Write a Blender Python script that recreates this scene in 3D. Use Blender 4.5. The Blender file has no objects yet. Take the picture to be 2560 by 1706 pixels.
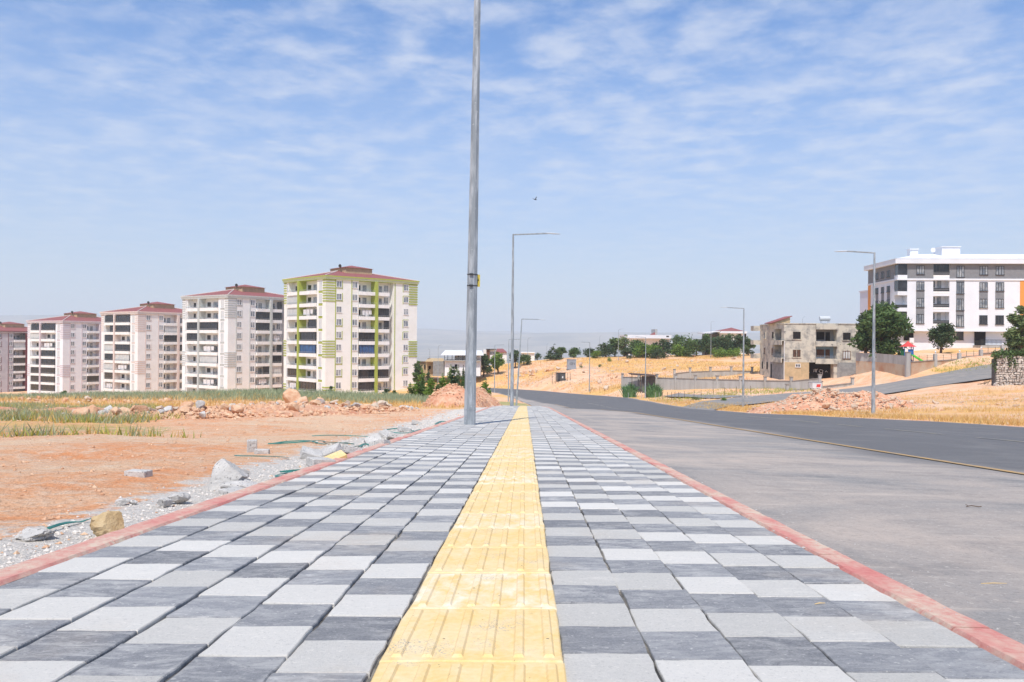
import bpy, math, random
import numpy as np
from mathutils import Vector, noise as mnoise
random.seed(7); rng = np.random.default_rng(7)
R = math.radians
scene = bpy.context.scene
C = scene.collection

# ------------------------------------------------------------------ camera, sky, sun, exposure
F = 2133.0; ROLL = 0.008                       # focal length in photo pixels (2560 wide), slight roll
cam_d = bpy.data.cameras.new('camera'); cam = bpy.data.objects.new('camera', cam_d); C.objects.link(cam)
cam_d.sensor_width = 36; cam_d.lens = 36 * F / 2560; cam_d.clip_start = 0.05; cam_d.clip_end = 60000
from mathutils import Matrix
cr, sr = math.cos(ROLL), math.sin(ROLL)
cam.matrix_world = Matrix(((cr, -sr, 0, 0), (0, 0, -1, 0), (sr, cr, 0, 0), (0, 0, 0, 1)))
scene.camera = cam
SUN_AZ = R(12); SUN_EL = R(58)                 # shadows run away from the camera and a little to the right
sd = Vector((-math.sin(SUN_AZ) * math.cos(SUN_EL), -math.cos(SUN_AZ) * math.cos(SUN_EL), math.sin(SUN_EL)))
sun_d = bpy.data.lights.new('sun', 'SUN'); sun_d.energy = 3.6; sun_d.angle = R(0.55); sun_d.color = (1.0, 0.955, 0.885)
sun = bpy.data.objects.new('sun', sun_d); C.objects.link(sun); sun.rotation_euler = sd.to_track_quat('Z', 'Y').to_euler()
sun.location = sd * 40
world = bpy.data.worlds.new('World'); scene.world = world; world.use_nodes = True
def build_world():
    nt = world.node_tree; N = nt.nodes; L = nt.links; N.clear()
    out = N.new('ShaderNodeOutputWorld'); bg = N.new('ShaderNodeBackground')
    sky = N.new('ShaderNodeTexSky'); sky.sky_type = 'NISHITA'; sky.sun_disc = False
    sky.sun_elevation = SUN_EL; sky.sun_rotation = math.atan2(sd.x, sd.y)
    sky.air_density = 1.0; sky.dust_density = 0.1; sky.ozone_density = 6.0; sky.altitude = 1200
    sc = N.new('ShaderNodeVectorMath'); sc.operation = 'SCALE'; sc.inputs['Scale'].default_value = 0.15
    hs = N.new('ShaderNodeHueSaturation'); hs.inputs['Saturation'].default_value = 1.18; hs.inputs['Value'].default_value = 1.0; L.new(sky.outputs[0], hs.inputs['Color']); L.new(hs.outputs[0], sc.inputs[0])
    # thin patchy altocumulus on a flat layer overhead
    tc = N.new('ShaderNodeTexCoord'); sep = N.new('ShaderNodeSeparateXYZ'); L.new(tc.outputs['Generated'], sep.inputs[0])
    zz = N.new('ShaderNodeMath'); zz.operation = 'MAXIMUM'; zz.inputs[1].default_value = 0.0; L.new(sep.outputs[2], zz.inputs[0])
    za = N.new('ShaderNodeMath'); za.operation = 'ADD'; za.inputs[1].default_value = 0.07; L.new(zz.outputs[0], za.inputs[0])
    dv = []
    for i in (0, 1):
        d = N.new('ShaderNodeMath'); d.operation = 'DIVIDE'; L.new(sep.outputs[i], d.inputs[0]); L.new(za.outputs[0], d.inputs[1]); dv.append(d)
    cb = N.new('ShaderNodeCombineXYZ'); L.new(dv[0].outputs[0], cb.inputs[0]); L.new(dv[1].outputs[0], cb.inputs[1])
    def nz(scale, det, rough, dist, off):
        m = N.new('ShaderNodeMapping'); m.inputs['Location'].default_value = off; m.inputs['Rotation'].default_value = (0, 0, 0.5)
        L.new(cb.outputs[0], m.inputs[0])
        n = N.new('ShaderNodeTexNoise'); n.inputs['Scale'].default_value = scale; n.inputs['Detail'].default_value = det
        n.inputs['Roughness'].default_value = rough; n.inputs['Distortion'].default_value = dist; L.new(m.outputs[0], n.inputs['Vector']); return n
    n1 = nz(0.62, 3, 0.5, 0.0, (3.1, 1.7, 0)); n2 = nz(5.6, 6, 0.55, 0.15, (0.4, 5.2, 2))
    def ramp(n, a, b):
        r = N.new('ShaderNodeMapRange'); r.interpolation_type = 'SMOOTHSTEP'; r.inputs[1].default_value = a; r.inputs[2].default_value = b
        L.new(n, r.inputs[0]); return r
    r1 = ramp(n1.outputs[0], 0.20, 0.56); r2 = ramp(n2.outputs[0], 0.30, 0.80)
    mu = N.new('ShaderNodeMath'); mu.operation = 'MULTIPLY'; L.new(r1.outputs[0], mu.inputs[0]); L.new(r2.outputs[0], mu.inputs[1])
    fade = N.new('ShaderNodeMapRange'); fade.interpolation_type = 'SMOOTHSTEP'; fade.inputs[1].default_value = 0.05; fade.inputs[2].default_value = 0.26
    fade.inputs[3].default_value = 0.15; fade.inputs[4].default_value = 0.72; L.new(sep.outputs[2], fade.inputs[0])
    m2 = N.new('ShaderNodeMath'); m2.operation = 'MULTIPLY'; L.new(mu.outputs[0], m2.inputs[0]); L.new(fade.outputs[0], m2.inputs[1])
    # dusty summer air: the lower sky pales
    hz = N.new('ShaderNodeMapRange'); hz.interpolation_type = 'SMOOTHERSTEP'; hz.inputs[1].default_value = -0.12; hz.inputs[2].default_value = 0.52
    hz.inputs[3].default_value = 0.9; hz.inputs[4].default_value = 0.0; L.new(sep.outputs[2], hz.inputs[0])
    mh = N.new('ShaderNodeMix'); mh.data_type = 'RGBA'; L.new(hz.outputs[0], mh.inputs[0]); L.new(sc.outputs[0], mh.inputs[6]); mh.inputs[7].default_value = (0.42, 0.46, 0.535, 1)
    mx = N.new('ShaderNodeMix'); mx.data_type = 'RGBA'; L.new(m2.outputs[0], mx.inputs[0]); L.new(mh.outputs[2], mx.inputs[6]); mx.inputs[7].default_value = (0.585, 0.635, 0.735, 1)
    L.new(mx.outputs[2], bg.inputs[0]); bg.inputs[1].default_value = 1.0; L.new(bg.outputs[0], out.inputs[0])
build_world()
scene.view_settings.view_transform = 'Standard'; scene.view_settings.look = 'None'; scene.view_settings.gamma = 1; scene.view_settings.exposure = 0.35; scene.cycles.volume_bounces = 2

# ------------------------------------------------------------------ helpers
def pt(px, py, Y):
    """photo pixel + distance along the view -> world point"""
    u, v = px - 1280, 853 - py
    u2, v2 = u * cr - v * sr, u * sr + v * cr
    return Vector((u2 / F * Y, Y, v2 / F * Y))

class MB:
    def __init__(s): s.v = []; s.f = []; s.m = []; s.mi = 0; s.a = None
    def add(s, vs, fs):
        o = len(s.v); s.v += [tuple(p) for p in vs]; s.f += [tuple(i + o for i in f) for f in fs]; s.m += [s.mi] * len(fs)
    def box(s, x0, x1, y0, y1, z0, z1):
        if x0 > x1: x0, x1 = x1, x0
        if y0 > y1: y0, y1 = y1, y0
        if z0 > z1: z0, z1 = z1, z0
        s.add([(x0,y0,z0),(x1,y0,z0),(x1,y1,z0),(x0,y1,z0),(x0,y0,z1),(x1,y0,z1),(x1,y1,z1),(x0,y1,z1)],
              [(0,3,2,1),(4,5,6,7),(0,1,5,4),(1,2,6,5),(2,3,7,6),(3,0,4,7)])
    def quad(s, a, b, c, d): s.add([a, b, c, d], [(0, 1, 2, 3)])
    def prism(s, poly, z0, z1):
        n = len(poly)
        s.add([(x, y, z0) for x, y in poly] + [(x, y, z1) for x, y in poly],
              [tuple(range(n - 1, -1, -1)), tuple(range(n, 2 * n))] + [(i, (i + 1) % n, n + (i + 1) % n, n + i) for i in range(n)])
    def tube(s, pts, rad, n=6, flat=1.0, cap=True):
        pts = [Vector(p) for p in pts]; k = len(pts); rads = rad if isinstance(rad, (list, tuple)) else [rad] * k
        vs = []
        for i, p in enumerate(pts):
            d = (pts[min(i + 1, k - 1)] - pts[max(i - 1, 0)]); d.normalize()
            ref = Vector((0, 0, 1)) if abs(d.z) < 0.9 else Vector((1, 0, 0))
            e1 = d.cross(ref).normalized(); e2 = e1.cross(d).normalized()
            for j in range(n):
                a = 2 * math.pi * (j + 0.5) / n; vs.append(p + (e1 * math.cos(a) + e2 * math.sin(a) * flat) * rads[i])
        fs = [(i*n + j, i*n + (j+1) % n, (i+1)*n + (j+1) % n, (i+1)*n + j) for i in range(k - 1) for j in range(n)]
        if cap: fs += [tuple(range(n - 1, -1, -1)), tuple(range((k - 1) * n, k * n))]
        s.add(vs, fs)
    def build(s, name, mat=None, parent=None, loc=None, rz=0, smooth=False, **props):
        me = bpy.data.meshes.new(name); me.from_pydata(s.v, [], s.f)
        for m in (mat if isinstance(mat, (list, tuple)) else [mat]):
            if m: me.materials.append(m)
        if any(s.m): me.polygons.foreach_set('material_index', s.m)
        if smooth: me.polygons.foreach_set('use_smooth', [True] * len(s.f))
        me.update()
        return link(name, me, parent, loc, rz, **props)

def link(name, me, parent=None, loc=None, rz=0, **props):
    o = bpy.data.objects.new(name, me); C.objects.link(o)
    if parent: o.parent = parent
    if loc is not None: o.location = loc
    if rz: o.rotation_euler = (0, 0, rz)
    for k, v in props.items(): o[k] = v
    return o
def empty(name, loc, rz=0, label=None, category=None, group=None):
    o = bpy.data.objects.new(name, None); C.objects.link(o); o.location = loc; o.rotation_euler = (0, 0, rz); o.empty_display_size = 0.3
    if label: o['label'] = label; o['category'] = category
    if group: o['group'] = group
    return o
def box(name, mat, parent, x0, x1, y0, y1, z0, z1, **props):
    m = MB(); m.box(x0, x1, y0, y1, z0, z1); return m.build(name, mat, parent, **props)

# ------------------------------------------------------------------ materials
def srgb(r, g, b):
    f = lambda c: (c / 255 / 12.92) if c / 255 <= 0.04045 else ((c / 255 + 0.055) / 1.055) ** 2.4
    return (f(r), f(g), f(b))
def new_mat(name):
    m = bpy.data.materials.new(name); m.use_nodes = True
    return m, m.node_tree.nodes, m.node_tree.links, m.node_tree.nodes['Principled BSDF']
def node(N, t, **kw):
    n = N.new(t)
    for k, v in kw.items(): setattr(n, k, v)
    return n
def noise_n(N, L, vec, scale, detail=4, rough=0.55, dist=0.0):
    n = N.new('ShaderNodeTexNoise'); n.inputs['Scale'].default_value = scale; n.inputs['Detail'].default_value = detail
    n.inputs['Roughness'].default_value = rough; n.inputs['Distortion'].default_value = dist
    if vec is not None: L.new(vec, n.inputs['Vector'])
    return n.outputs[0]
def mrange(N, L, val, a, b, c=0.0, d=1.0):
    r = N.new('ShaderNodeMapRange'); r.inputs[1].default_value = a; r.inputs[2].default_value = b; r.inputs[3].default_value = c; r.inputs[4].default_value = d
    L.new(val, r.inputs[0]); return r.outputs[0]
def mixc(N, L, fac, a, b, mode='MIX'):
    m = N.new('ShaderNodeMix'); m.data_type = 'RGBA'; m.blend_type = mode
    if isinstance(fac, (int, float)): m.inputs[0].default_value = fac
    else: L.new(fac, m.inputs[0])
    for i, c in ((6, a), (7, b)):
        if isinstance(c, tuple): m.inputs[i].default_value = (c[0], c[1], c[2], 1)
        else: L.new(c, m.inputs[i])
    return m.outputs[2]
def mul(N, L, a, b, op='MULTIPLY'):
    m = N.new('ShaderNodeMath'); m.operation = op
    for i, c in ((0, a), (1, b)):
        if isinstance(c, (int, float)): m.inputs[i].default_value = c
        else: L.new(c, m.inputs[i])
    return m.outputs[0]
def pos(N): return N.new('ShaderNodeNewGeometry').outputs['Position']
def bump(N, L, P, h, strength, dist):
    b = N.new('ShaderNodeBump'); b.inputs['Strength'].default_value = strength; b.inputs['Distance'].default_value = dist
    L.new(h, b.inputs['Height']); L.new(b.outputs[0], P.inputs['Normal'])
def mat(name, col, col2=None, scale=3.0, rough=0.8, spec=0.3, metal=0.0, bumps=None, lo=0.4, hi=0.65, streak=False, speck=None):
    """plain surface: col varied toward col2 by noise, optional bump (scale, strength, distance), vertical streaks, specks"""
    m, N, L, P = new_mat(name); p = pos(N)
    c = col
    if col2:
        v = p
        if streak:
            mp = N.new('ShaderNodeMapping'); mp.inputs['Scale'].default_value = (1, 1, 0.18); L.new(p, mp.inputs[0]); v = mp.outputs[0]
        c = mixc(N, L, mrange(N, L, noise_n(N, L, v, scale, 6, 0.6), lo, hi), col, col2)
    if speck:
        c = mixc(N, L, mrange(N, L, noise_n(N, L, p, speck[0], 2, 0.6), speck[1], speck[1] + 0.06), c, speck[2])
    if isinstance(c, tuple): P.inputs['Base Color'].default_value = (*c, 1)
    else: L.new(c, P.inputs['Base Color'])
    P.inputs['Roughness'].default_value = rough; P.inputs['Specular IOR Level'].default_value = spec; P.inputs['Metallic'].default_value = metal
    if bumps: bump(N, L, P, noise_n(N, L, p, bumps[0], 5, 0.65), bumps[1], bumps[2])
    return m
def leaf_mat(name, a, b, trans=0.25):
    m, N, L, P = new_mat(name)
    at = node(N, 'ShaderNodeAttribute', attribute_name='tone')
    c = mixc(N, L, at.outputs['Fac'], a, b)
    L.new(c, P.inputs['Base Color']); P.inputs['Roughness'].default_value = 0.6; P.inputs['Specular IOR Level'].default_value = 0.25
    t = N.new('ShaderNodeBsdfTranslucent'); L.new(c, t.inputs[0]); ms = N.new('ShaderNodeMixShader'); ms.inputs[0].default_value = trans
    out = N['Material Output']; L.new(P.outputs[0], ms.inputs[1]); L.new(t.outputs[0], ms.inputs[2]); L.new(ms.outputs[0], out.inputs[0])
    return m
def paver_mat(name, col, col2, dust, dlo, dhi):
    m, N, L, P = new_mat(name); p = pos(N)
    at = node(N, 'ShaderNodeAttribute', attribute_name='tone').outputs['Fac']
    big = noise_n(N, L, p, 2.3, 3, 0.5)
    c = mixc(N, L, mrange(N, L, noise_n(N, L, p, 150, 4, 0.8), 0.32, 0.7), col, col2)
    c = mixc(N, L, mul(N, L, at, 0.7), c, col2)
    mp = N.new('ShaderNodeMapping'); mp.inputs['Scale'].default_value = (1, 2.2, 1); L.new(p, mp.inputs[0])
    d1 = mrange(N, L, noise_n(N, L, mp.outputs[0], 8, 8, 0.76, 0.8), dlo + 0.06, dhi - 0.06)
    d2 = mul(N, L, d1, mrange(N, L, big, 0.35, 0.65, 0.35, 1.0))
    c = mixc(N, L, mul(N, L, d2, 0.9), c, dust)
    pit = mrange(N, L, noise_n(N, L, p, 95, 4, 0.8), 0.56, 0.66)
    c = mixc(N, L, mul(N, L, pit, 0.42), c, (col[0] * 0.62, col[1] * 0.62, col[2] * 0.63))
    mp3 = N.new('ShaderNodeMapping'); mp3.inputs['Scale'].default_value = (0.5, 2.6, 1); L.new(p, mp3.inputs[0])
    sm = mul(N, L, mrange(N, L, noise_n(N, L, mp3.outputs[0], 24, 5, 0.7, 0.3), 0.58, 0.70), mrange(N, L, noise_n(N, L, p, 5, 3, 0.6), 0.42, 0.62))
    c = mixc(N, L, mul(N, L, sm, 0.75), c, dust)
    st = mrange(N, L, noise_n(N, L, p, 1.1, 5, 0.65), 0.54, 0.70)
    c = mixc(N, L, mul(N, L, st, 0.28), c, srgb(196, 176, 152))
    sp = mrange(N, L, noise_n(N, L, p, 70, 2, 0.5), 0.66, 0.71)
    c = mixc(N, L, mul(N, L, sp, 0.7), c, dust)
    sc_ = N.new('ShaderNodeVectorMath'); sc_.operation = 'SCALE'; L.new(c, sc_.inputs[0]); L.new(mrange(N, L, at, 0, 1, 0.86, 1.08), sc_.inputs['Scale']); c = sc_.outputs[0]
    L.new(c, P.inputs['Base Color']); P.inputs['Roughness'].default_value = 0.85; P.inputs['Specular IOR Level'].default_value = 0.25
    bump(N, L, P, noise_n(N, L, p, 210, 5, 0.8), 0.7, 0.006)
    return m
M = {}
M['paver_light'] = paver_mat('paver_light', srgb(188, 185, 178), srgb(214, 209, 200), srgb(226, 220, 210), 0.46, 0.78)
M['paver_dark'] = paver_mat('paver_dark', srgb(112, 113, 117), srgb(156, 156, 157), srgb(202, 199, 194), 0.38, 0.70)
def yellow_mat():
    m, N, L, P = new_mat('tactile_yellow'); p = pos(N)
    at = node(N, 'ShaderNodeAttribute', attribute_name='tone').outputs['Fac']
    c = mixc(N, L, mrange(N, L, noise_n(N, L, p, 60, 4, 0.7), 0.35, 0.7), srgb(222, 188, 122), srgb(232, 204, 148))
    mp = N.new('ShaderNodeMapping'); mp.inputs['Scale'].default_value = (1.6, 0.9, 1); L.new(p, mp.inputs[0])
    w = mul(N, L, mrange(N, L, noise_n(N, L, mp.outputs[0], 7, 6, 0.66, 0.5), 0.40, 0.68), mrange(N, L, at, 0.0, 1.0, 0.35, 1.3))
    c = mixc(N, L, mul(N, L, w, 0.95), c, srgb(232, 220, 196))
    wear = mul(N, L, mrange(N, L, noise_n(N, L, p, 6.5, 2, 0.5), 0.55, 0.68), mrange(N, L, noise_n(N, L, p, 170, 3, 0.7), 0.55, 0.60))
    c = mixc(N, L, mul(N, L, wear, 0.85), c, srgb(150, 150, 150))
    c = mixc(N, L, mul(N, L, mrange(N, L, noise_n(N, L, p, 120, 4, 0.8), 0.56, 0.66), 0.30), c, srgb(196, 152, 84))
    dots = mrange(N, L, noise_n(N, L, p, 62, 3, 0.6), 0.70, 0.73)
    c = mixc(N, L, dots, c, srgb(112, 100, 84))
    L.new(c, P.inputs['Base Color']); P.inputs['Roughness'].default_value = 0.8; P.inputs['Specular IOR Level'].default_value = 0.25
    bump(N, L, P, noise_n(N, L, p, 220, 4, 0.7), 0.25, 0.003); return m
M['tactile'] = yellow_mat()
def kerb_mat():
    m, N, L, P = new_mat('kerb_red'); p = pos(N)
    c = mixc(N, L, mrange(N, L, noise_n(N, L, p, 40, 5, 0.7), 0.35, 0.7), srgb(196, 118, 110), srgb(208, 142, 132))
    mp = N.new('ShaderNodeMapping'); mp.inputs['Scale'].default_value = (3, 1, 1); L.new(p, mp.inputs[0])
    d = mul(N, L, mrange(N, L, noise_n(N, L, mp.outputs[0], 2.2, 4, 0.6), 0.34, 0.62), mrange(N, L, noise_n(N, L, p, 26, 6, 0.75), 0.30, 0.58))
    c = mixc(N, L, d, c, srgb(208, 192, 170))
    far = mrange(N, L, N.new('ShaderNodeSeparateXYZ').outputs[1], 0, 1) if False else None
    L.new(c, P.inputs['Base Color']); P.inputs['Roughness'].default_value = 0.9; P.inputs['Specular IOR Level'].default_value = 0.2
    bump(N, L, P, noise_n(N, L, p, 90, 5, 0.75), 0.6, 0.006); return m
M['kerb'] = kerb_mat()
def asphalt_mat(name, a, b, dust, dlo, dhi, damt, near=None, yaw=0.016):
    m, N, L, P = new_mat(name); p = pos(N)
    c = mixc(N, L, mrange(N, L, noise_n(N, L, p, 55, 3, 0.7), 0.3, 0.7), a, b)
    mp = N.new('ShaderNodeMapping'); mp.inputs['Scale'].default_value = (0.7, 1.0, 1); mp.inputs['Rotation'].default_value = (0, 0, 0.6); L.new(p, mp.inputs[0])
    d = mrange(N, L, noise_n(N, L, mp.outputs[0], 0.55, 8, 0.66, 0.7), dlo, dhi)
    c = mixc(N, L, mul(N, L, d, damt), c, dust)
    c = mixc(N, L, mul(N, L, mrange(N, L, noise_n(N, L, mp.outputs[0], 2.1, 7, 0.72, 0.4), 0.50, 0.66), 0.45), c, (a[0]*0.82, a[1]*0.82, a[2]*0.83))
    c = mixc(N, L, mul(N, L, mrange(N, L, noise_n(N, L, p, 28, 5, 0.8), 0.5, 0.68), 0.35), c, dust)
    mp2 = N.new('ShaderNodeMapping'); mp2.inputs['Scale'].default_value = (1.4, 0.10, 1); mp2.inputs['Rotation'].default_value = (0, 0, -yaw); L.new(p, mp2.inputs[0])
    t = mrange(N, L, noise_n(N, L, mp2.outputs[0], 1.1, 4, 0.6), 0.52, 0.72)
    c = mixc(N, L, mul(N, L, t, 0.35), c, (b[0]*1.25, b[1]*1.22, b[2]*1.2))
    if near:
        dm = node(N, 'ShaderNodeAttribute', attribute_name='dust').outputs['Fac']
        cn = mixc(N, L, mrange(N, L, noise_n(N, L, p, 70, 4, 0.8), 0.3, 0.7), near[0], near[1])
        cn = mixc(N, L, mul(N, L, mrange(N, L, noise_n(N, L, mp.outputs[0], 0.42, 8, 0.68, 0.9), 0.40, 0.66), 0.9), cn, near[2])
        cn = mixc(N, L, mul(N, L, mrange(N, L, noise_n(N, L, mp.outputs[0], 1.7, 8, 0.74, 0.5), 0.50, 0.68), 0.55), cn, near[3])
        cn = mixc(N, L, mul(N, L, t, 0.4), cn, near[2])
        cn = mixc(N, L, mul(N, L, mrange(N, L, noise_n(N, L, p, 38, 4, 0.85), 0.54, 0.64), 0.45), cn, near[3])
        cn = mixc(N, L, mul(N, L, mrange(N, L, noise_n(N, L, p, 24, 3, 0.8), 0.60, 0.68), 0.55), cn, srgb(206, 196, 184))
        mp4 = N.new('ShaderNodeMapping'); mp4.inputs['Scale'].default_value = (0.35, 3.2, 1); mp4.inputs['Rotation'].default_value = (0, 0, 0.12); L.new(p, mp4.inputs[0])
        cn = mixc(N, L, mul(N, L, mrange(N, L, noise_n(N, L, mp4.outputs[0], 2.2, 7, 0.75), 0.56, 0.68), 0.5), cn, srgb(204, 190, 176))
        c = mixc(N, L, dm, c, cn)
    blk = mrange(N, L, noise_n(N, L, p, 7, 3, 0.6), 0.735, 0.76)
    c = mixc(N, L, mul(N, L, blk, 0.8), c, (0.05, 0.05, 0.05))
    L.new(c, P.inputs['Base Color']); P.inputs['Roughness'].default_value = 0.9; P.inputs['Specular IOR Level'].default_value = 0.25
    bump(N, L, P, noise_n(N, L, p, 90, 4, 0.75), 0.5, 0.01); return m
M['asphalt'] = asphalt_mat('asphalt', srgb(97, 96, 97), srgb(112, 111, 111), srgb(142, 138, 133), 0.50, 0.8, 0.5, near=(srgb(134, 130, 126), srgb(160, 155, 150), srgb(190, 174, 160), srgb(112, 110, 109)))
M['sidestreet'] = asphalt_mat('side_asphalt', srgb(126, 123, 120), srgb(144, 140, 136), srgb(186, 170, 154), 0.48, 0.75, 0.5)
M['yellow_paint'] = mat('yellow_paint', srgb(186, 150, 98), srgb(150, 138, 120), 6, 0.8, lo=0.42, hi=0.7)
M['white_paint'] = mat('white_paint', srgb(186, 176, 150), srgb(140, 138, 136), 3, 0.85, lo=0.35, hi=0.6)
M['bed'] = mat('sand_bed', srgb(62, 61, 60), srgb(150, 144, 134), 7, 0.95, bumps=(60, 0.5, 0.01))
def soil_mat():
    m, N, L, P = new_mat('soil'); p = pos(N)
    cov = node(N, 'ShaderNodeVertexColor', layer_name='cover'); sep = N.new('ShaderNodeSeparateColor'); L.new(cov.outputs[0], sep.inputs[0])
    n1 = noise_n(N, L, p, 0.33, 6, 0.62, 0.8); n2 = noise_n(N, L, p, 5.5, 7, 0.7); n3 = noise_n(N, L, p, 42, 4, 0.7)
    red = mixc(N, L, mrange(N, L, n1, 0.38, 0.62), srgb(232, 158, 108), srgb(234, 198, 162))
    red = mixc(N, L, mul(N, L, mrange(N, L, n2, 0.44, 0.66), 0.75), red, srgb(230, 208, 182))
    red = mixc(N, L, mul(N, L, mrange(N, L, n3, 0.54, 0.66), 0.55), red, srgb(170, 116, 86))
    mp = N.new('ShaderNodeMapping'); mp.inputs['Scale'].default_value = (0.22, 1.3, 1); mp.inputs['Rotation'].default_value = (0, 0, 0.25); L.new(p, mp.inputs[0])
    tr = mrange(N, L, noise_n(N, L, mp.outputs[0], 0.8, 6, 0.65), 0.52, 0.70)
    red = mixc(N, L, mul(N, L, tr, 0.6), red, srgb(230, 204, 174))
    n4 = noise_n(N, L, p, 17, 6, 0.8)
    red = mixc(N, L, mul(N, L, mrange(N, L, n4, 0.54, 0.68), 0.6), red, srgb(236, 214, 188))
    red = mixc(N, L, mul(N, L, mrange(N, L, n4, 0.46, 0.34), 0.5), red, srgb(186, 122, 88))
    straw = mixc(N, L, mrange(N, L, n2, 0.35, 0.65), srgb(222, 172, 102), srgb(228, 190, 126))
    straw = mixc(N, L, mul(N, L, mrange(N, L, n1, 0.45, 0.7), 0.7), straw, srgb(220, 156, 106))
    green = mixc(N, L, mrange(N, L, n2, 0.35, 0.65), srgb(150, 152, 108), srgb(186, 170, 112))
    grav = mixc(N, L, mrange(N, L, n3, 0.35, 0.7), srgb(206, 198, 187), srgb(230, 222, 211))
    def edge(ch, lo=0.35, hi=0.65):
        a = mul(N, L, sep.outputs[ch], mrange(N, L, n2, 0.25, 0.75, -0.45, 0.45), 'ADD'); return mrange(N, L, a, lo, hi)
    c = mixc(N, L, edge(0), red, straw); c = mixc(N, L, edge(1), c, green); c = mixc(N, L, edge(2), c, grav)
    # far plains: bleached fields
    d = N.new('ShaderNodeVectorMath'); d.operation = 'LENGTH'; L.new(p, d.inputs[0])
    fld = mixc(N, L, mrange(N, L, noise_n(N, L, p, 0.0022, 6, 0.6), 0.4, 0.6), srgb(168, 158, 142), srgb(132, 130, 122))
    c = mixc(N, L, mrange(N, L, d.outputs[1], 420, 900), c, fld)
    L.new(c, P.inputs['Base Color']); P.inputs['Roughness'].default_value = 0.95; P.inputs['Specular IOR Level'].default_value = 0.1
    h = mul(N, L, mul(N, L, n2, 1.0), mul(N, L, n3, 0.35), 'ADD')
    bump(N, L, P, h, 0.95, 0.08); return m
M['soil'] = soil_mat()
M['mound'] = mat('mound_soil', srgb(206, 144, 112), srgb(224, 184, 152), 2.2, 0.95, 0.1, bumps=(14, 0.9, 0.06), speck=(26, 0.60, srgb(222, 196, 170)))
M['rock'] = mat('limestone', srgb(204, 188, 168), srgb(196, 148, 112), 3.5, 0.9, 0.2, bumps=(16, 0.8, 0.04), lo=0.45, hi=0.7)
M['rock_red'] = mat('reddish_rock', srgb(206, 158, 124), srgb(222, 190, 158), 4, 0.9, 0.2, bumps=(16, 0.8, 0.04))
M['rock_grey'] = mat('concrete_rubble', srgb(188, 184, 178), srgb(210, 205, 198), 9, 0.9, 0.2, bumps=(45, 0.9, 0.02), speck=(60, 0.62, srgb(120, 118, 114)))
M['rock_brown'] = mat('brown_rock', srgb(176, 148, 108), srgb(204, 180, 140), 14, 0.9, 0.2, bumps=(50, 0.9, 0.015))
M['gravel'] = mat('grey_gravel', srgb(202, 194, 184), srgb(222, 214, 204), 30, 0.95, 0.1)
M['galv'] = mat('galvanised_steel', srgb(140, 146, 150), srgb(176, 181, 184), 9, 0.55, 0.4, metal=0.12, streak=True, lo=0.45, hi=0.6, speck=(24, 0.66, srgb(190, 195, 198)))
M['dark_metal'] = mat('dark_metal', srgb(58, 60, 62), None, rough=0.5)
M['lamp_head'] = mat('lamp_head', srgb(196, 200, 204), None, rough=0.4)
M['white_wall'] = mat('white_wall', srgb(234, 233, 231), srgb(226, 224, 220), 0.8, 0.85)
M['cream_wall'] = mat('cream_wall', srgb(224, 220, 210), srgb(214, 208, 196), 0.6, 0.85)
M['slab_white'] = mat('slab_white', srgb(238, 237, 234), srgb(228, 225, 220), 1.2, 0.85)
M['bright_white'] = mat('bright_white', srgb(226, 228, 231), srgb(219, 221, 225), 0.5, 0.8)
M['grey_panel'] = mat('grey_panel', srgb(132, 133, 135), srgb(124, 125, 128), 2, 0.7)
M['orange_panel'] = mat('orange_panel', srgb(226, 150, 76), None, rough=0.7)
M['roof_red'] = mat('roof_red', srgb(140, 82, 80), srgb(154, 96, 92), 1.5, 0.75)
M['dark_frame'] = mat('dark_frame', srgb(62, 64, 68), None, rough=0.5)
M['white_frame'] = mat('white_frame', srgb(228, 228, 228), None, rough=0.5)
M['rail'] = mat('grey_rail', srgb(150, 152, 154), None, rough=0.5)
def glass(name, col, rough=0.12, spec=0.6, c2=None):
    return mat(name, col, c2, 0.9, rough, spec)
M['glass'] = glass('window_glass', srgb(104, 112, 122), c2=srgb(176, 178, 178))
M['glass_dark'] = glass('dark_glass', srgb(38, 40, 45), c2=srgb(58, 60, 66))
M['glass_blue'] = glass('blue_glass', srgb(38, 72, 118), c2=srgb(52, 100, 152))
M['glass_pale'] = glass('curtained_glass', srgb(186, 190, 190), c2=srgb(206, 206, 202), rough=0.4)
M['opening_shade'] = mat('shaded_opening', srgb(34, 32, 32), None, rough=0.9)  # near-black fill: the shade inside openings put into the colour
M['laundry'] = mat('laundry', srgb(226, 224, 222), srgb(206, 204, 206), 4, 0.9)
M['render'] = mat('raw_concrete_render', srgb(200, 193, 177), srgb(158, 154, 146), 0.8, 0.95, 0.1, bumps=(5, 0.5, 0.04), lo=0.46, hi=0.60, speck=(1.3, 0.65, srgb(132, 129, 124)))
M['render_tan'] = mat('tan_render', srgb(196, 172, 136), srgb(176, 156, 124), 1.2, 0.95, 0.1)
M['render_grey'] = mat('grey_render', srgb(150, 150, 148), srgb(130, 130, 130), 1.6, 0.95, 0.1)
M['blue_wall'] = mat('pale_blue_wall', srgb(148, 178, 196), srgb(134, 160, 178), 2, 0.9)
M['brown_wood'] = mat('brown_wood', srgb(112, 76, 56), srgb(90, 60, 46), 5, 0.7)
M['concrete'] = mat('concrete_wall', srgb(178, 176, 172), srgb(160, 157, 152), 1.1, 0.92, 0.1, bumps=(6, 0.3, 0.02), streak=True)
M['concrete_cap'] = mat('concrete_cap', srgb(150, 142, 134), srgb(130, 122, 116), 2, 0.92)
M['retain'] = mat('stained_concrete', srgb(190, 172, 150), srgb(184, 140, 112), 0.35, 0.92, 0.1, lo=0.40, hi=0.62)
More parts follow.
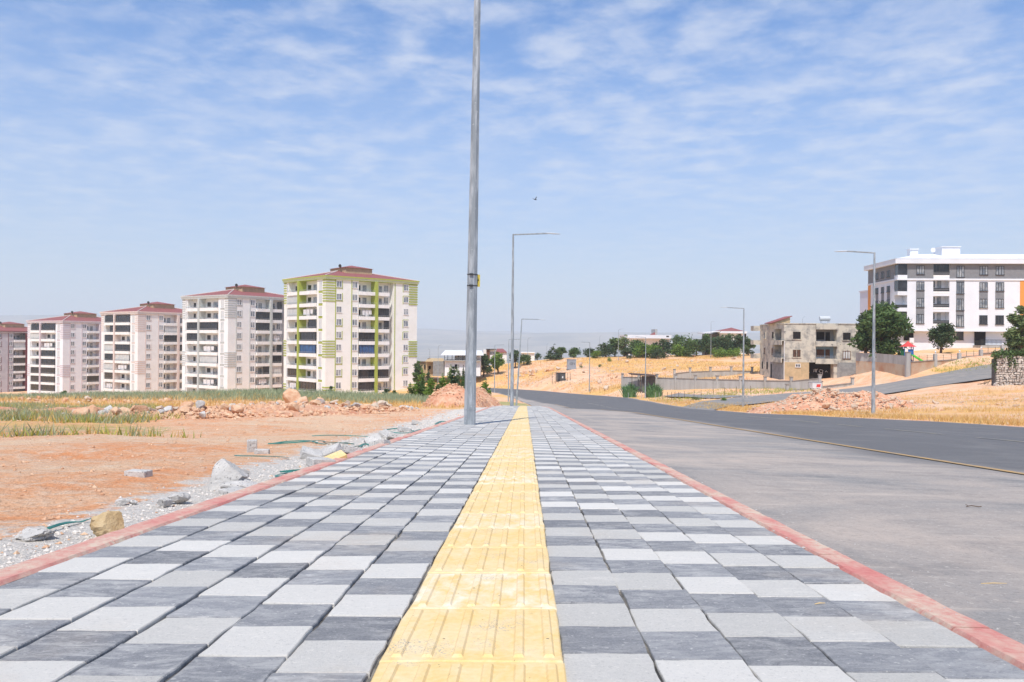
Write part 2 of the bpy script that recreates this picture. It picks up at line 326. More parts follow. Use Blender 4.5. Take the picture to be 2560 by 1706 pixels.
M['rust'] = mat('rusty_sheet', srgb(92, 70, 58), srgb(70, 58, 52), 3, 0.8)
M['grey_cabinet'] = mat('grey_cabinet', srgb(152, 157, 164), srgb(142, 147, 154), 2, 0.6)
M['dark_cabinet'] = mat('dark_cabinet', srgb(88, 86, 86), srgb(104, 98, 92), 2, 0.7)
M['strap'] = mat('green_strap', srgb(40, 104, 94), srgb(66, 132, 118), 8, 0.45)
M['trunk'] = mat('bark', srgb(98, 82, 68), srgb(124, 106, 88), 6, 0.95, 0.1, bumps=(20, 0.6, 0.02))
M['leaf_a'] = leaf_mat('leaf_mid', srgb(60, 84, 46), srgb(112, 134, 76))
M['leaf_b'] = leaf_mat('leaf_light', srgb(82, 112, 46), srgb(138, 162, 70))
M['leaf_c'] = leaf_mat('leaf_dark', srgb(50, 70, 46), srgb(94, 112, 72))
M['leaf_d'] = leaf_mat('leaf_olive', srgb(84, 102, 62), srgb(138, 150, 96))
M['reed'] = leaf_mat('reed_leaf', srgb(74, 112, 66), srgb(128, 158, 104))
M['straw'] = leaf_mat('straw_blades', srgb(212, 168, 98), srgb(230, 198, 136), 0.3)
M['green_grass'] = leaf_mat('grass_blades', srgb(140, 152, 74), srgb(196, 190, 96), 0.3)
M['sage'] = leaf_mat('sage_blades', srgb(140, 154, 126), srgb(186, 186, 146), 0.3)
M['red_plastic'] = mat('red_plastic', srgb(222, 74, 70), None, rough=0.4)
M['green_plastic'] = mat('green_plastic', srgb(92, 200, 60), None, rough=0.4)
M['blue_plastic'] = mat('blue_plastic', srgb(56, 108, 176), None, rough=0.4)
M['dkgreen_plastic'] = mat('dark_green_plastic', srgb(36, 92, 56), None, rough=0.5)
M['plate_yellow'] = mat('plate_yellow', srgb(226, 200, 84), None, rough=0.5)
M['black'] = mat('black_mark', srgb(28, 28, 28), None, rough=0.7)
M['chalk'] = mat('chalk', srgb(226, 226, 224), None, rough=0.9)
M['bird'] = mat('bird_feathers', srgb(58, 62, 68), None, rough=0.8)

# ------------------------------------------------------------------ lie of the land
ZR_Y = [-400, -60, -10, 0, 20, 40, 58, 70, 97, 120, 136, 160, 181, 205, 240, 300]
ZR_Z = [12, 3.0, 0.05, -0.577, -1.84, -3.10, -4.40, -5.45, -7.5, -8.85, -9.6, -10.2, -10.7, -11.2, -12.2, -15]
def zr(Y): return np.interp(Y, ZR_Y, ZR_Z)
def cross(Y): return np.interp(Y, [0, 55, 90, 140, 200], [0.022, 0.022, 0.0, -0.028, 0.0])
def zroad(X, Y): return zr(Y) - 0.11 - cross(Y) * (X - 1.4)
YAW = 0.0161
def xc(Y): return -0.113 + YAW * Y
S_IN_L, S_IN_R, KW = -1.405, 1.21, 0.125
SW_END = 59.0
def zwalk(X, Y): return zr(Y) - 0.012 * (X - xc(Y))
XL_Y = [-400, 60, 97, 120, 136, 150, 165, 177, 185, 190, 195, 198, 216]; 
XL_X = [xc(-400) + 1.32, xc(60) + 1.32, 2.77, 2.6, 1.8, 0.5, -1.2, -3.2, -6, -9, -12, -13.5, -14]
XM_X = [xc(-400) + 5.3, xc(60) + 5.2, 6.6, 6.2, 4.2, 2.0, -0.5, -2.7, -5.6, -8.6, -11.6, -13.1, -13.6]
XR_Y = [-400, 0, 50, 100, 128, 142, 157, 168, 187, 197, 205, 210, 216]
XR_X = [13.2, 19.5, 20.3, 20.9, 21.1, 20.2, 16.8, 13.2, 7.5, 2, -5, -9.5, -13.5]
EDGE_R = lambda Y: np.interp(Y, XR_Y, XR_X)
EDGE_L = lambda Y: np.interp(Y, XL_Y, XL_X)

CP = []   # scattered heights (X, Y, z)
for Y in (-60, -10, 0, 8, 16, 24, 32, 42):
    for X in (-70, -40, -20, -8, -2): CP.append((X, Y, zr(Y) - 0.02 + 0.012 * max(0, -X - 8) * 0.2))
for X, z in ((-70, -4.6), (-45, -4.35), (-33, -4.08), (-24, -3.72), (-15, -3.66), (-9, -3.75), (-4, -4.0)): CP.append((X, 56, z))
for X, z in ((-70, -7.5), (-40, -6.8), (-20, -6.3), (-8, -6.2), (-3, -6.3)): CP.append((X, 80, z))
for X, z in ((-80, -12), (-40, -10), (-15, -9), (-4, -8.3)): CP.append((X, 115, z))
for X, z in ((-100, -16), (-50, -13.5), (-20, -12), (-6, -10.3)): CP.append((X, 155, z))
for X, Y, z in ((-43, 190, -14.5), (-70, 215, -16), (-115, 250, -19), (-150, 275, -21.5), (-190, 295, -24), (-20, 195, -12.2), (-60, 260, -17), (-110, 320, -24)): CP.append((X, Y, z))
CP += [(22, -60, 2.4), (22, 0, -0.95), (22, 20, -2.2), (22, 36, -3.35), (23, 52, -4.38), (22.5, 66, -5.45), (30, 0, -0.8), (45, 0, -0.5), (30, 30, -2.8), (48, 40, -3.2), (70, 50, -3.0), (90, 70, -2.2), (30, 52, -4.15), (40, 70, -4.75), (52, 84, -4.95),
       (56.5, 100, -4.85), (62, 101, -4.6), (75, 100, -3.6), (95, 100, -2.2), (23, 86, -6.5), (24, 92, -6.85), (30, 97, -6.75), (38, 102, -6.6), (44.5, 105, -6.45), (63, 112, -4.5), (85, 121, -2.4),
       (24, 104, -7.35), (30, 111, -7.15), (38, 116, -6.85), (46, 119, -6.45), (58, 121, -4.75), (71, 125, -2.85), (90, 132, -0.9), (44, 128, -7.0), (33, 128, -7.7),
       (23.5, 120, -8.2), (23.5, 140, -9.2), (20, 152, -9.2), (21, 158, -8.4), (34, 145, -7.75), (44, 136, -7.2), (48, 150, -6.5), (60, 150, -5.5), (56, 135, -5.6),
       (62, 128, -3.6), (62, 136, -1.7), (71, 140, -1.6), (71, 155, -1.8), (95, 145, -0.4), (95, 160, -0.8), (65, 175, -2.5), (46, 168, -6.2),
       (17, 168, -9.7), (25, 175, -8.3), (40, 180, -7.0), (11.2, 192, -8.75), (14, 204, -6.75), (6, 205, -9.6), (25, 205, -6.9), (40, 205, -5.9), (60, 205, -4.6),
       (0, 218, -9.4), (-12, 222, -9.7), (-30, 228, -10.6), (11, 240, -5.3), (-4, 238, -7.5), (-20, 236, -9.0), (-50, 236, -11.5), (33, 240, -4.6), (60, 240, -3.9), (95, 230, -2.5),
       (33, 275, -4.8), (60, 275, -4.0), (5, 285, -8.5), (-20, 285, -11), (95, 280, -3), (30, 330, -9), (80, 340, -7), (-40, 330, -18)]
cp = np.array(CP, float)
def tps_fit(P):
    n = len(P); d = np.sqrt(((P[:, None, :2] - P[None, :, :2]) ** 2).sum(-1)); K = np.where(d > 0, d * d * np.log(d + 1e-9), 0) + np.eye(n) * 0.6
    A = np.zeros((n + 3, n + 3)); A[:n, :n] = K; A[:n, n] = 1; A[:n, n+1:n+3] = P[:, :2]; A[n:, :n] = A[:n, n:].T
    return np.linalg.solve(A, np.concatenate([P[:, 2], np.zeros(3)]))
W = tps_fit(cp); _n = len(cp)
def sst(x): x = np.clip(x, 0, 1); return x * x * (3 - 2 * x)
def vnoise(X, Y, s, seed=0):
    """cheap value noise for arrays"""
    x = X / s + 17.3 * seed; y = Y / s + 9.7 * seed; xi = np.floor(x); yi = np.floor(y); fx = sst(x - xi); fy = sst(y - yi)
    def h(a, b): t = np.sin(a * 127.1 + b * 311.7 + seed * 74.7) * 43758.5453; return t - np.floor(t)
    return (h(xi, yi) * (1 - fx) + h(xi + 1, yi) * fx) * (1 - fy) + (h(xi, yi + 1) * (1 - fx) + h(xi + 1, yi + 1) * fx) * fy - 0.5
def fbm(X, Y, s, seed=0, o=4):
    return sum(vnoise(X, Y, s / 2 ** i, seed + i) / 2 ** i for i in range(o))
def tps(X, Y):
    X = np.asarray(X, float); Y = np.asarray(Y, float); sh = X.shape; x = X.ravel(); y = Y.ravel(); out = np.empty_like(x)
    for i in range(0, len(x), 20000):
        xs, ys = x[i:i+20000], y[i:i+20000]; d2 = (xs[:, None] - cp[None, :, 0]) ** 2 + (ys[:, None] - cp[None, :, 1]) ** 2
        out[i:i+20000] = (0.5 * d2 * np.log(d2 + 1e-12)) @ W[:_n] + W[_n] + W[_n+1] * xs + W[_n+2] * ys
    return out.reshape(sh)
def terrain(X, Y, rough=True):
    X = np.asarray(X, float); Y = np.asarray(Y, float)
    Xc, Yc = np.clip(X, -220, 120), np.clip(Y, -70, 340)
    near = tps(Xc, Yc)
    r = np.hypot(X - 10, Y - 130)
    far = -16 - 62 * sst((r - 250) / 1800) + fbm(X, Y, 900, 3) * 26 * sst((r - 300) / 1500)
    hill = sst((r - 4200) / 3800); ang = X / np.maximum(r, 1)
    far = far + hill * (150 + 90 * np.abs(fbm(X, Y, 2600, 5)) + 130 * fbm(X, Y, 3800, 8) + 60 * sst((-ang - 0.2) / 0.35))
    z = near + (far - near) * sst((r - 190) / 160)
    if rough:
        z = z + fbm(X, Y, 1.3, 11, 3) * 0.075 * (1 - sst((r - 300) / 100)) + fbm(X, Y, 7, 21, 3) * 0.22 * sst((Y - 25) / 40) * (1 - sst((r - 300) / 100))
    # road and pavement corridor
    xl = np.where(Y < SW_END + 4, xc(Y) - 1.40, EDGE_L(Y) + 0.1); xr = EDGE_R(Y) - 0.05
    base = np.where((X < xc(Y) + 1.35) & (Y < SW_END + 4), zwalk(X, Y) - 0.16, zroad(X, Y) - 0.14)
    dl = xl - X; dr = X - xr; d = np.maximum(dl, dr)
    wdt = np.where(dr > dl, 2.2, 1.4) + sst((Y - 90) / 50) * 2.5
    k = 1 - sst((d - 0.12) / wdt)
    edge = np.where(dl > dr, np.where(Y < SW_END + 4, zwalk(X, Y) - 0.045, zroad(X, Y)), zroad(np.minimum(X, xr + 1), Y) + 0.02)
    inside = d < 0
    tgt = np.where(inside, base, edge)
    on = (Y > -400) & (Y < 216) & (X > -90) & (X < 100) & ((Y < 180) | (X > -17))
    return np.where(on, z + (tgt - z) * np.where(inside, 1.0, k), z)
def tz(X, Y): return float(terrain(np.array([X]), np.array([Y]))[0])

def steps(*segs):
    out = []
    for a, b, st in segs: out += list(np.arange(a, b, st))
    return out
def geo(a, b, n): return list(np.geomspace(a, b, n))
xs = np.array([-x for x in geo(9000, 125, 34)][:-1] + steps((-125, -26, 1.6), (-26, -1.0, 0.22), (-1.0, 20, 1.0), (20, 62, 0.6), (62, 110, 1.2)) + geo(110, 9000, 36))
ys = np.array([-400, -200, -100, -60, -40, -25, -16] + steps((-12, 2, 0.8), (2, 14, 0.16), (14, 36, 0.26), (36, 66, 0.4), (66, 130, 0.8), (130, 260, 1.7)) + geo(261, 14000, 60))
GX, GY = np.meshgrid(xs, ys); GZ = terrain(GX, GY)
def ground():
    ny, nx = GX.shape; me = bpy.data.meshes.new('ground')
    vs = np.stack([GX, GY, GZ], -1).reshape(-1, 3)
    i = np.arange(ny * nx).reshape(ny, nx); q = np.stack([i[:-1, :-1], i[:-1, 1:], i[1:, 1:], i[1:, :-1]], -1).reshape(-1, 4)
    me.vertices.add(len(vs)); me.vertices.foreach_set('co', vs.ravel()); me.loops.add(q.size); me.loops.foreach_set('vertex_index', q.ravel().astype('i'))
    me.polygons.add(len(q)); me.polygons.foreach_set('loop_start', np.arange(0, q.size, 4, dtype='i')); me.polygons.foreach_set('loop_total', np.full(len(q), 4, 'i'))
    me.polygons.foreach_set('use_smooth', np.ones(len(q), bool)); me.materials.append(M['soil']); me.update(); me.validate()
    X, Y = vs[:, 0], vs[:, 1]; n = fbm(X, Y, 9, 31); n2 = fbm(X, Y, 25, 41)
    straw = np.zeros(len(X)); green = np.zeros(len(X)); grav = np.zeros(len(X))
    rt = X > EDGE_R(Y) - 1
    straw = np.where(rt & (Y < 330), 0.40 + 1.0 * n + 0.6 * n2, straw)
    straw = np.where(rt & (Y > 66) & (Y < 82) & (X < 34), 0.15 + n, straw)
    lot = rt & (X > 22) & (X < 62) & (Y > 92) & (Y < 165); straw = np.where(lot, 0.25 + 0.8 * n, straw)
    straw = np.where(~rt & (Y > 34), 0.35 + 0.9 * n, straw); straw = np.where(Y > 205, 0.55 + 0.8 * n, straw)
    lf = X < EDGE_L(Y)
    pa = sst((-X / np.maximum(Y, 1) - 0.36) / 0.10) * sst((Y - 11.5) / 3) * (1 - sst((Y - 33) / 8)); green = np.where(lf, 0.22 * pa + 0.9 * n * (pa > 0.1), green); straw = np.where(lf, np.maximum(straw, 0.55 * pa + 0.8 * n2 * pa), straw)
    green = np.where(lf & (Y > 47) & (Y < 130), 0.75 + 0.6 * n, green)
    s = X - xc(Y); kb = np.where((s < -1.3) & (Y < 60), np.exp(-((s + 1.65) / (0.35 + 0.022 * np.clip(Y, 0, 30))) ** 2), 0); grav = kb * 1.15
    col = np.stack([np.clip(straw, 0, 1), np.clip(green, 0, 1), np.clip(grav, 0, 1), np.ones(len(X))], -1)
    ca = me.color_attributes.new('cover', 'FLOAT_COLOR', 'POINT'); ca.data.foreach_set('color', col.ravel())
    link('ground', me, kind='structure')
ground()

# ------------------------------------------------------------------ road, lane, markings, side street
def strip(name, ya, fa, fb, nx, dz, mt, zf=None, kind='structure', parent=None):
    m = MB(); vs = []
    for Y in ya:
        a, b = fa(Y), fb(Y)
        for i in range(nx + 1):
            X = a + (b - a) * i / nx; vs.append((X, Y, float((zf or zroad)(X, Y)) + dz))
    n = nx + 1; m.add(vs, [(j*n + i, j*n + i + 1, (j+1)*n + i + 1, (j+1)*n + i) for j in range(len(ya) - 1) for i in range(nx)])
    pr = {'kind': kind} if kind else {}
    return m.build(name, mt, parent, smooth=True, **pr)
XM = lambda Y: np.interp(Y, XL_Y, XM_X)
ry = list(np.arange(-60, 8, 2)) + list(np.arange(8, 100, 1.5)) + list(np.arange(100, 216, 1.0))
road = strip('road', ry, lambda Y: EDGE_L(Y), lambda Y: EDGE_R(Y) + 0.25 * float(vnoise(np.array([0.]), np.array([Y]), 2.1, 4)[0]), 46, 0.0, M['asphalt'])
def road_dust():
    co = np.array([v.co for v in road.data.vertices]); X, Y = co[:, 0], co[:, 1]; m_ = np.interp(Y, XL_Y, XM_X)
    d = 1 - sst((X - m_ + 0.75 + 0.9 * fbm(X, Y, 3.5, 81)) / 1.1); d = np.maximum(d, 0.75 * np.exp(-((EDGE_R(Y) - X) / 0.5) ** 2))
    at = road.data.attributes.new('dust', 'FLOAT', 'POINT'); at.data.foreach_set('value', np.clip(d, 0, 1).astype('f'))
road_dust()
strip('edge_line', [y for y in ry if y <= 120], lambda Y: XM(Y) - 0.06, lambda Y: XM(Y) + 0.06, 1, 0.010, M['yellow_paint'])
cen = lambda Y: XM(Y) + (EDGE_R(Y) - XM(Y)) * 0.36
yy = 8.0; k = 0
while yy < 120:
    ln = (3.4, 2.2, 2.6)[k % 3] if yy < 30 else 5.0
    strip('lane_dash', list(np.linspace(yy, yy + ln, 4)), lambda Y: cen(Y) - 0.06, lambda Y: cen(Y) + 0.06, 1, 0.009, M['white_paint']); yy += ln + 1.6; k += 1

def ribbon(name, near, far, n, dz, mt, nx=8):
    near = np.array(near, float); far = np.array(far, float); m = MB(); vs = []
    tt = np.linspace(0, 1, n); ta = np.linspace(0, 1, len(near))
    for t in tt:
        a = np.array([np.interp(t, ta, near[:, i]) for i in (0, 1)]); b = np.array([np.interp(t, ta, far[:, i]) for i in (0, 1)])
        for i in range(nx + 1):
            p = a + (b - a) * i / nx; vs.append((p[0], p[1], p[2] if len(p) > 2 else 0))
    vs = np.array(vs); vs[:, 2] = terrain(vs[:, 0], vs[:, 1], rough=False) + dz; w = nx + 1
    m.add([tuple(v) for v in vs], [(j*w + i, j*w + i + 1, (j+1)*w + i + 1, (j+1)*w + i)[::-1] for j in range(n - 1) for i in range(nx)])
    return m.build(name, mt, None, smooth=True, kind='structure')
ribbon('side_street', [(20.6, 87), (30, 97), (38, 102), (44.5, 105), (54, 108.5), (63, 112), (85, 121)], [(20.8, 104), (30, 111), (38, 115.5), (46, 118.5), (58, 121), (71, 125), (92, 133)], 40, 0.14, M['sidestreet'])
ribbon('access_track', [(27, 112), (27, 121), (27, 131), (25, 141)], [(32, 112), (31, 122), (30, 132), (28, 143)], 14, 0.13, M['sidestreet'], 4)

# ------------------------------------------------------------------ pavement: bed, pavers, tactile strip, kerbs
walk = strip('sidewalk', list(np.arange(-4, SW_END + 0.01, 1.0)), lambda Y: xc(Y) + S_IN_L - 0.02, lambda Y: xc(Y) + S_IN_R + 0.02, 6, -0.009, M['bed'], zf=zwalk)
def tone_attr(me, vals):
    a = me.attributes.new('tone', 'FLOAT', 'FACE'); a.data.foreach_set('value', np.array(vals, 'f'))
def paver_shape(w, l, seed, h=0.06):
    """rough-edged concrete block: wobbly top outline, chamfer, skirt"""
    r = random.Random(seed); n = 4; top = []
    def edge(x0, y0, x1, y1):
        for i in range(n):
            t = i / n; j = 0.003 * (r.random() - 0.5) * 2; top.append((x0 + (x1 - x0) * t + (j if y0 != y1 else 0), y0 + (y1 - y0) * t + (j if x0 != x1 else 0)))
    a, b = w / 2, l / 2
    edge(-a, -b, a, -b); edge(a, -b, a, b); edge(a, b, -a, b); edge(-a, b, -a, -b)
    k = len(top); vs = [(x * 0.982, y * 0.984, 0) for x, y in top] + [(x, y, -0.0032) for x, y in top] + [(x, y, -h) for x, y in top]
    fs = [tuple(range(k))] + [(k + i, k + (i + 1) % k, (i + 1) % k, i) for i in range(k)] + [(2*k + i, 2*k + (i + 1) % k, k + (i + 1) % k, k + i) for i in range(k)]
    return vs, fs
PW, PL = 0.2, 0.2285
slope_x = math.atan(-0.0632)
def variants(nm, mt, seeds):
    out = []
    for s in seeds:
        vs, fs = paver_shape(PW - 0.0052, PL - 0.003, s); me = bpy.data.meshes.new(nm); me.from_pydata(vs, [], fs); me.materials.append(mt)
        tone_attr(me, [random.Random(s * 3).random()] * len(fs)); me.update(); out.append(me)
    return out
LV = variants('paver', M['paver_light'], range(8)); DV = variants('paver', M['paver_dark'], range(20, 28))
cols = [(-0.2 - 0.1 - 0.2007 * i, 0.088 * (i + 1) - 0.03, -1 - i) for i in range(6)] + [(0.2 + 0.1 + 0.2005 * i, -0.030 * (i + 1) + 0.02, 1 + i) for i in range(5)]
cand = []
pr_ = random.Random(3)
for s0, off, ci in cols:
    k = 0; Y = 0.9 + off
    while Y < SW_END - 0.2:
        yaw = YAW; s = s0 + pr_.gauss(0, 0.0022); X = xc(Y) + s
        z = float(zwalk(X, Y)) + pr_.gauss(0, 0.0012)
        cand.append((Y, X, z, k % 2, pr_.gauss(0, 0.005), pr_.gauss(0, 0.005), pr_.gauss(0, 0.004), ci))
        Y += PL + pr_.gauss(0, 0.0012); k += 1
def hits_pole(X, Y): return False
def on_screen(Y, X): return Y > 1.55 and abs(X) < 0.66 * Y + 0.15
vis = sorted([c for c in cand if on_screen(c[0], c[1])]); near_p, rest = vis[:300], vis[300:]
for Y, X, z, dk, tx, ty, tw, ci in near_p:
    me = (DV if dk else LV)[pr_.randrange(8)]
    o = link('paver', me, walk, (X, Y, z)); o.rotation_euler = (slope_x + tx, ty - 0.012, -YAW + tw)
for dk, mt in ((0, M['paver_light']), (1, M['paver_dark'])):
    m = MB(); tones = []
    for Y, X, z, d, tx, ty, tw, ci in rest:
        if d != dk: continue
        a, b = PW / 2 - 0.0027, PL / 2 - 0.0016; c = 0.0025; vs = []
        for (ax, by, zz) in [(a-c, b-c, 0), (a, b, -0.003), (a, b, -0.03)]:
            for sx, sy in ((-1, -1), (1, -1), (1, 1), (-1, 1)):
                lx, ly_ = sx * ax, sy * by; vs.append((X + lx + YAW * ly_, Y + ly_ - YAW * lx, z + zz + ly_ * (-0.0632 + tx) - lx * (ty + 0.012)))
        m.add(vs, [(0, 1, 2, 3)] + [(4*r + 4 + i, 4*r + 4 + (i+1) % 4, 4*r + (i+1) % 4, 4*r + i) for r in (0, 1) for i in range(4)]); tones += [pr_.random()] * 9
    o = m.build('paver_rows', mt, walk, kind='stuff'); tone_attr(o.data, tones)

def tactile_mesh(seed):
    r = random.Random(seed); m = MB(); L_ = 2 * PL - 0.006; a, b = 0.2 - 0.002, L_ / 2
    vs, fs = paver_shape(2 * a, 2 * b, seed); m.add(vs, fs)
    for i in range(6):                      # raised guide ribs
        cx_ = -a + 0.4 * (i + 0.5) / 6; w = 0.0135; zt = 0.0055; y0, y1 = -b + 0.022, b - 0.022
        m.add([(cx_-w, y0, -0.001), (cx_+w, y0, -0.001), (cx_+w, y1, -0.001), (cx_-w, y1, -0.001), (cx_-w*0.6, y0+0.008, zt), (cx_+w*0.6, y0+0.008, zt), (cx_+w*0.6, y1-0.008, zt), (cx_-w*0.6, y1-0.008, zt)],
              [(4,5,6,7),(0,1,5,4),(1,2,6,5),(2,3,7,6),(3,0,4,7)])
    me = bpy.data.meshes.new('tactile_tile'); me.from_pydata(m.v, [], m.f); me.materials.append(M['tactile']); tone_attr(me, [(0.05, 0.15, 0.9, 0.3, 0.1, 0.75, 0.2, 0.5)[seed % 8]] * len(m.f)); me.update(); return me
TV = [tactile_mesh(s) for s in range(8)]
Y = 1.145; kk = 0; order = [3, 0, 1, 2, 4, 1, 5, 0, 6, 4, 2, 5, 3, 1, 7, 5]
while Y < SW_END - 0.3:
    X = xc(Y) + pr_.gauss(0, 0.002); z = float(zwalk(X, Y)) + 0.004 + pr_.gauss(0, 0.001)
    o = link('tactile_tile', TV[order[kk % 16] if kk < 16 else pr_.randrange(8)], walk, (X, Y, z)); o.rotation_euler = (slope_x, -0.012, -YAW + pr_.gauss(0, 0.003)); Y += 2 * PL; kk += 1

def kerb_stones(s0, s1, label_side):
    k = 0; Y = 0.2; r = random.Random(5 if s0 < 0 else 6)
    while Y < SW_END:
        ln = 1.0 if Y < 40 else 3.0; m = MB(); n = 12 if Y < 8 else 4
        prof = [(s0, -0.15), (s0, -0.012), (s0 + 0.012, 0.004), (s1 - 0.02, 0.002), (s1, -0.018), (s1, -0.20)]
        vs = []
        for i in range(n + 1):
            yy = Y + (ln - 0.006) * i / n
            for j, (s, dz) in enumerate(prof):
                w = 0.004 * (r.random() - 0.5) if Y < 14 else 0
                X = xc(yy) + s + w; vs.append((X, yy, float(zwalk(X, yy)) + dz + (0.003 * (r.random() - 0.5) if Y < 14 else 0)))
        q = len(prof); fs = [(i*q + j, i*q + j + 1, (i+1)*q + j + 1, (i+1)*q + j) for i in range(n) for j in range(q - 1)]
        fs = [f[::-1] for f in fs] + [tuple(range(q)), tuple(range(n*q + q - 1, n*q - 1, -1))]
        m.add(vs, fs); m.build('kerb_stone', M['kerb'], walk); Y += ln; k += 1
kerb_stones(S_IN_L - KW, S_IN_L, 'l'); kerb_stones(S_IN_R, S_IN_R + KW, 'r')

# ------------------------------------------------------------------ lamp posts
CACHE = {}
def cached(key, fn, mt, smooth=False):
    if key not in CACHE:
        m = MB(); fn(m); me = bpy.data.meshes.new(str(key[0])); me.from_pydata(m.v, [], m.f)
        for q in (mt if isinstance(mt, (list, tuple)) else [mt]): me.materials.append(q)
        if any(m.m): me.polygons.foreach_set('material_index', m.m)
        if smooth: me.polygons.foreach_set('use_smooth', [True] * len(m.f))
        me.update(); CACHE[key] = me
    return CACHE[key]
def lamp_post(X, Y, z, h, arm, side, label, group, thin=1.0, tilt=0.0, plate=False, cobra=False):
    root = empty('lamp_post', (X, Y, z), 0, label, 'lamp post', group); root.rotation_euler = (0, tilt, 0)
    def pole(m):
        m.tube([(0, 0, -0.25), (0, 0, 0.29), (0, 0, h)], [0.118 * thin, 0.116 * thin, 0.052 * thin], 8)
        m.tube([(0, 0, 0.285), (0, 0, 0.30)], [0.121 * thin] * 2, 8)
    link('pole', cached(('pole', h, thin), pole, M['galv']), root)
    e = Vector((side * arm, 0, 0.06 if not cobra else 0.45))
    def armf(m):
        if cobra: m.tube([(0, 0, -0.05), (side * arm * 0.25, 0, 0.3), e], [0.05 * thin] * 3, 6)
        else: m.tube([(-side * 0.04, 0, -0.03), (0, 0, -0.03), e], [0.042 * thin] * 3, 6)
    link('arm', cached(('arm', arm, side, thin, cobra), armf, M['galv']), root, (0, 0, h))
    def head(m):
        n = 8; prof = [(0, 0.05, 0.035), (0.10, 0.10, 0.05), (0.45, 0.15, 0.055), (0.72, 0.10, 0.03), (0.8, 0.03, 0.015)]; vs = []
        for x, w, t in prof:
            for j in range(n):
                a = 2 * math.pi * j / n; vs.append((side * x, w * math.cos(a), t * math.sin(a) * (1.0 if math.sin(a) > 0 else 0.5) - 0.05 * x))
        m.add(vs, [(i*n + j, i*n + (j+1) % n, (i+1)*n + (j+1) % n, (i+1)*n + j) for i in range(len(prof) - 1) for j in range(n)] + [tuple(range(n)), tuple(range(4*n, 5*n))])
    link('lamp_head', cached(('lamp_head', side), head, M['lamp_head'], True), root, (e.x * 0.97, 0, h + e.z))
    if plate:
        m = MB(); m.box(-0.006, 0.006, -0.05, 0.05, -0.115, 0.115); p = m.build('warning_plate', M['plate_yellow'], root, (0.098, 0.03, 2.72)); p.rotation_euler = (0, 0, R(-55))
        m = MB(); m.add([(0.008, 0.0, 0.07), (0.008, 0.026, 0.0), (0.008, -0.004, 0.0), (0.008, 0.008, -0.075), (0.008, -0.026, 0.012), (0.008, 0.0, 0.012)], [(0, 5, 4, 3, 2, 1)])
        b = m.build('lightning_mark', M['black'], p)
        for dz in (-0.105, 0.105):
            m = MB(); m.tube([(0, 0, 0), (0, 0, 0.012)], [0.108, 0.108], 8); m.box(-0.05, 0.02, -0.125, -0.09, -0.012, 0.02); m.build('clamp_band', M['dark_metal'], root, (0, 0, 2.72 + dz))
    return root
LG = 'lamp posts along the avenue'
def zg(X, Y): return tz(X, Y)
lamp_post(-0.785, 16.1, float(zwalk(-0.785, 16.1)), 10.2, 2.3, 1, 'tall octagonal galvanised lamp post with a yellow warning plate, standing in the paving', LG, tilt=0.010, plate=True)
lamp_post(0.02, 49.6, float(zwalk(0.02, 49.6)), 10.0, 2.0, 1, 'galvanised lamp post at the far end of the paved walk', LG)
lamp_post(0.55, 97, -7.45, 10.0, 2.0, 1, 'slightly leaning galvanised lamp post beyond the end of the paving', LG, tilt=0.055)
lamp_post(-0.5, 136, -9.75, 10.0, 2.0, 1, 'thin lamp post on the dusty verge after the leaning post', LG)
lamp_post(-3.55, 177, -10.85, 10.0, 2.0, 1, 'distant thin lamp post where the avenue bends away', LG)
lamp_post(22.05, 52, -4.42, 10.0, 1.7, -1, 'galvanised lamp post in the dry grass in front of the rubble mound', LG)
lamp_post(23.35, 86, -6.5, 10.0, 1.7, -1, 'galvanised lamp post at the corner of the side street', LG)
lamp_post(22.1, 141, -9.2, 10.0, 1.7, -1, 'thin lamp post beside the reed clumps and white box', LG)
lamp_post(15.5, 170, -10.15, 10.0, 1.7, -1, 'thin lamp post on the bare red bank below the grey cabinet', LG)
def back_lamp(px, base, top, Y, label, side=1, arm=0.9):
    a, b = pt(px, base, Y), pt(px, top, Y); z0 = tz(a.x, Y); lamp_post(a.x, Y, z0, max(3.0, b.z - z0 - 0.4), arm, side, label, 'lamp posts behind the hill', 0.75, cobra=True)
back_lamp(1545.5, 909, 823, 232, 'slim lamp post standing among the trees before the white flat-roofed villa')
back_lamp(1777, 893, 804, 236, 'slim lamp post in front of the dense trees by the red-roofed villa', arm=0.3)
back_lamp(1499, 900, 840, 262, 'slim pale lamp post behind the trees left of the white villa', arm=0.3)
back_lamp(1319, 920, 845, 240, 'slim lamp post above the limestone outcrop')
back_lamp(1367, 902, 860, 275, 'small lamp post showing behind the lone conifer', arm=0.3)
back_lamp(1095, 950, 863, 205, 'slim lamp post before the white-roofed open terrace house')
back_lamp(1074, 945, 873, 225, 'slim lamp post before the low grey house', -1, 0.5)

# ------------------------------------------------------------------ apartment towers
def window_mesh(w, h, fr, gl, mull=1):
    def f(m):
        t = 0.09; m.box(-w/2, w/2, -0.05, 0.03, h - t, h); m.box(-w/2 - 0.06, w/2 + 0.06, -0.14, 0.03, -0.08, 0.02); m.box(-w/2, -w/2 + t, -0.05, 0.03, 0.02, h - t); m.box(w/2 - t, w/2, -0.05, 0.03, 0.02, h - t)
        for i in range(mull):
            x = -w/2 + w * (i + 1) / (mull + 1); m.box(x - 0.05, x + 0.05, -0.05, 0.03, 0.02, h - t)
    def g(m): m.box(-w/2 + 0.05, w/2 - 0.05, -0.012, 0.02, 0.01, h - 0.05)
    return cached(('window', w, h, fr, mull), f, M[fr]), cached(('pane', w, h, gl), g, M[gl])
def put_window(root, loc, rz, w, h, fr='white_frame', gl='glass', mull=1):
    a, b = window_mesh(w, h, fr, gl, mull); o = link('window', a, root, loc, rz); link('pane', b, o); return o
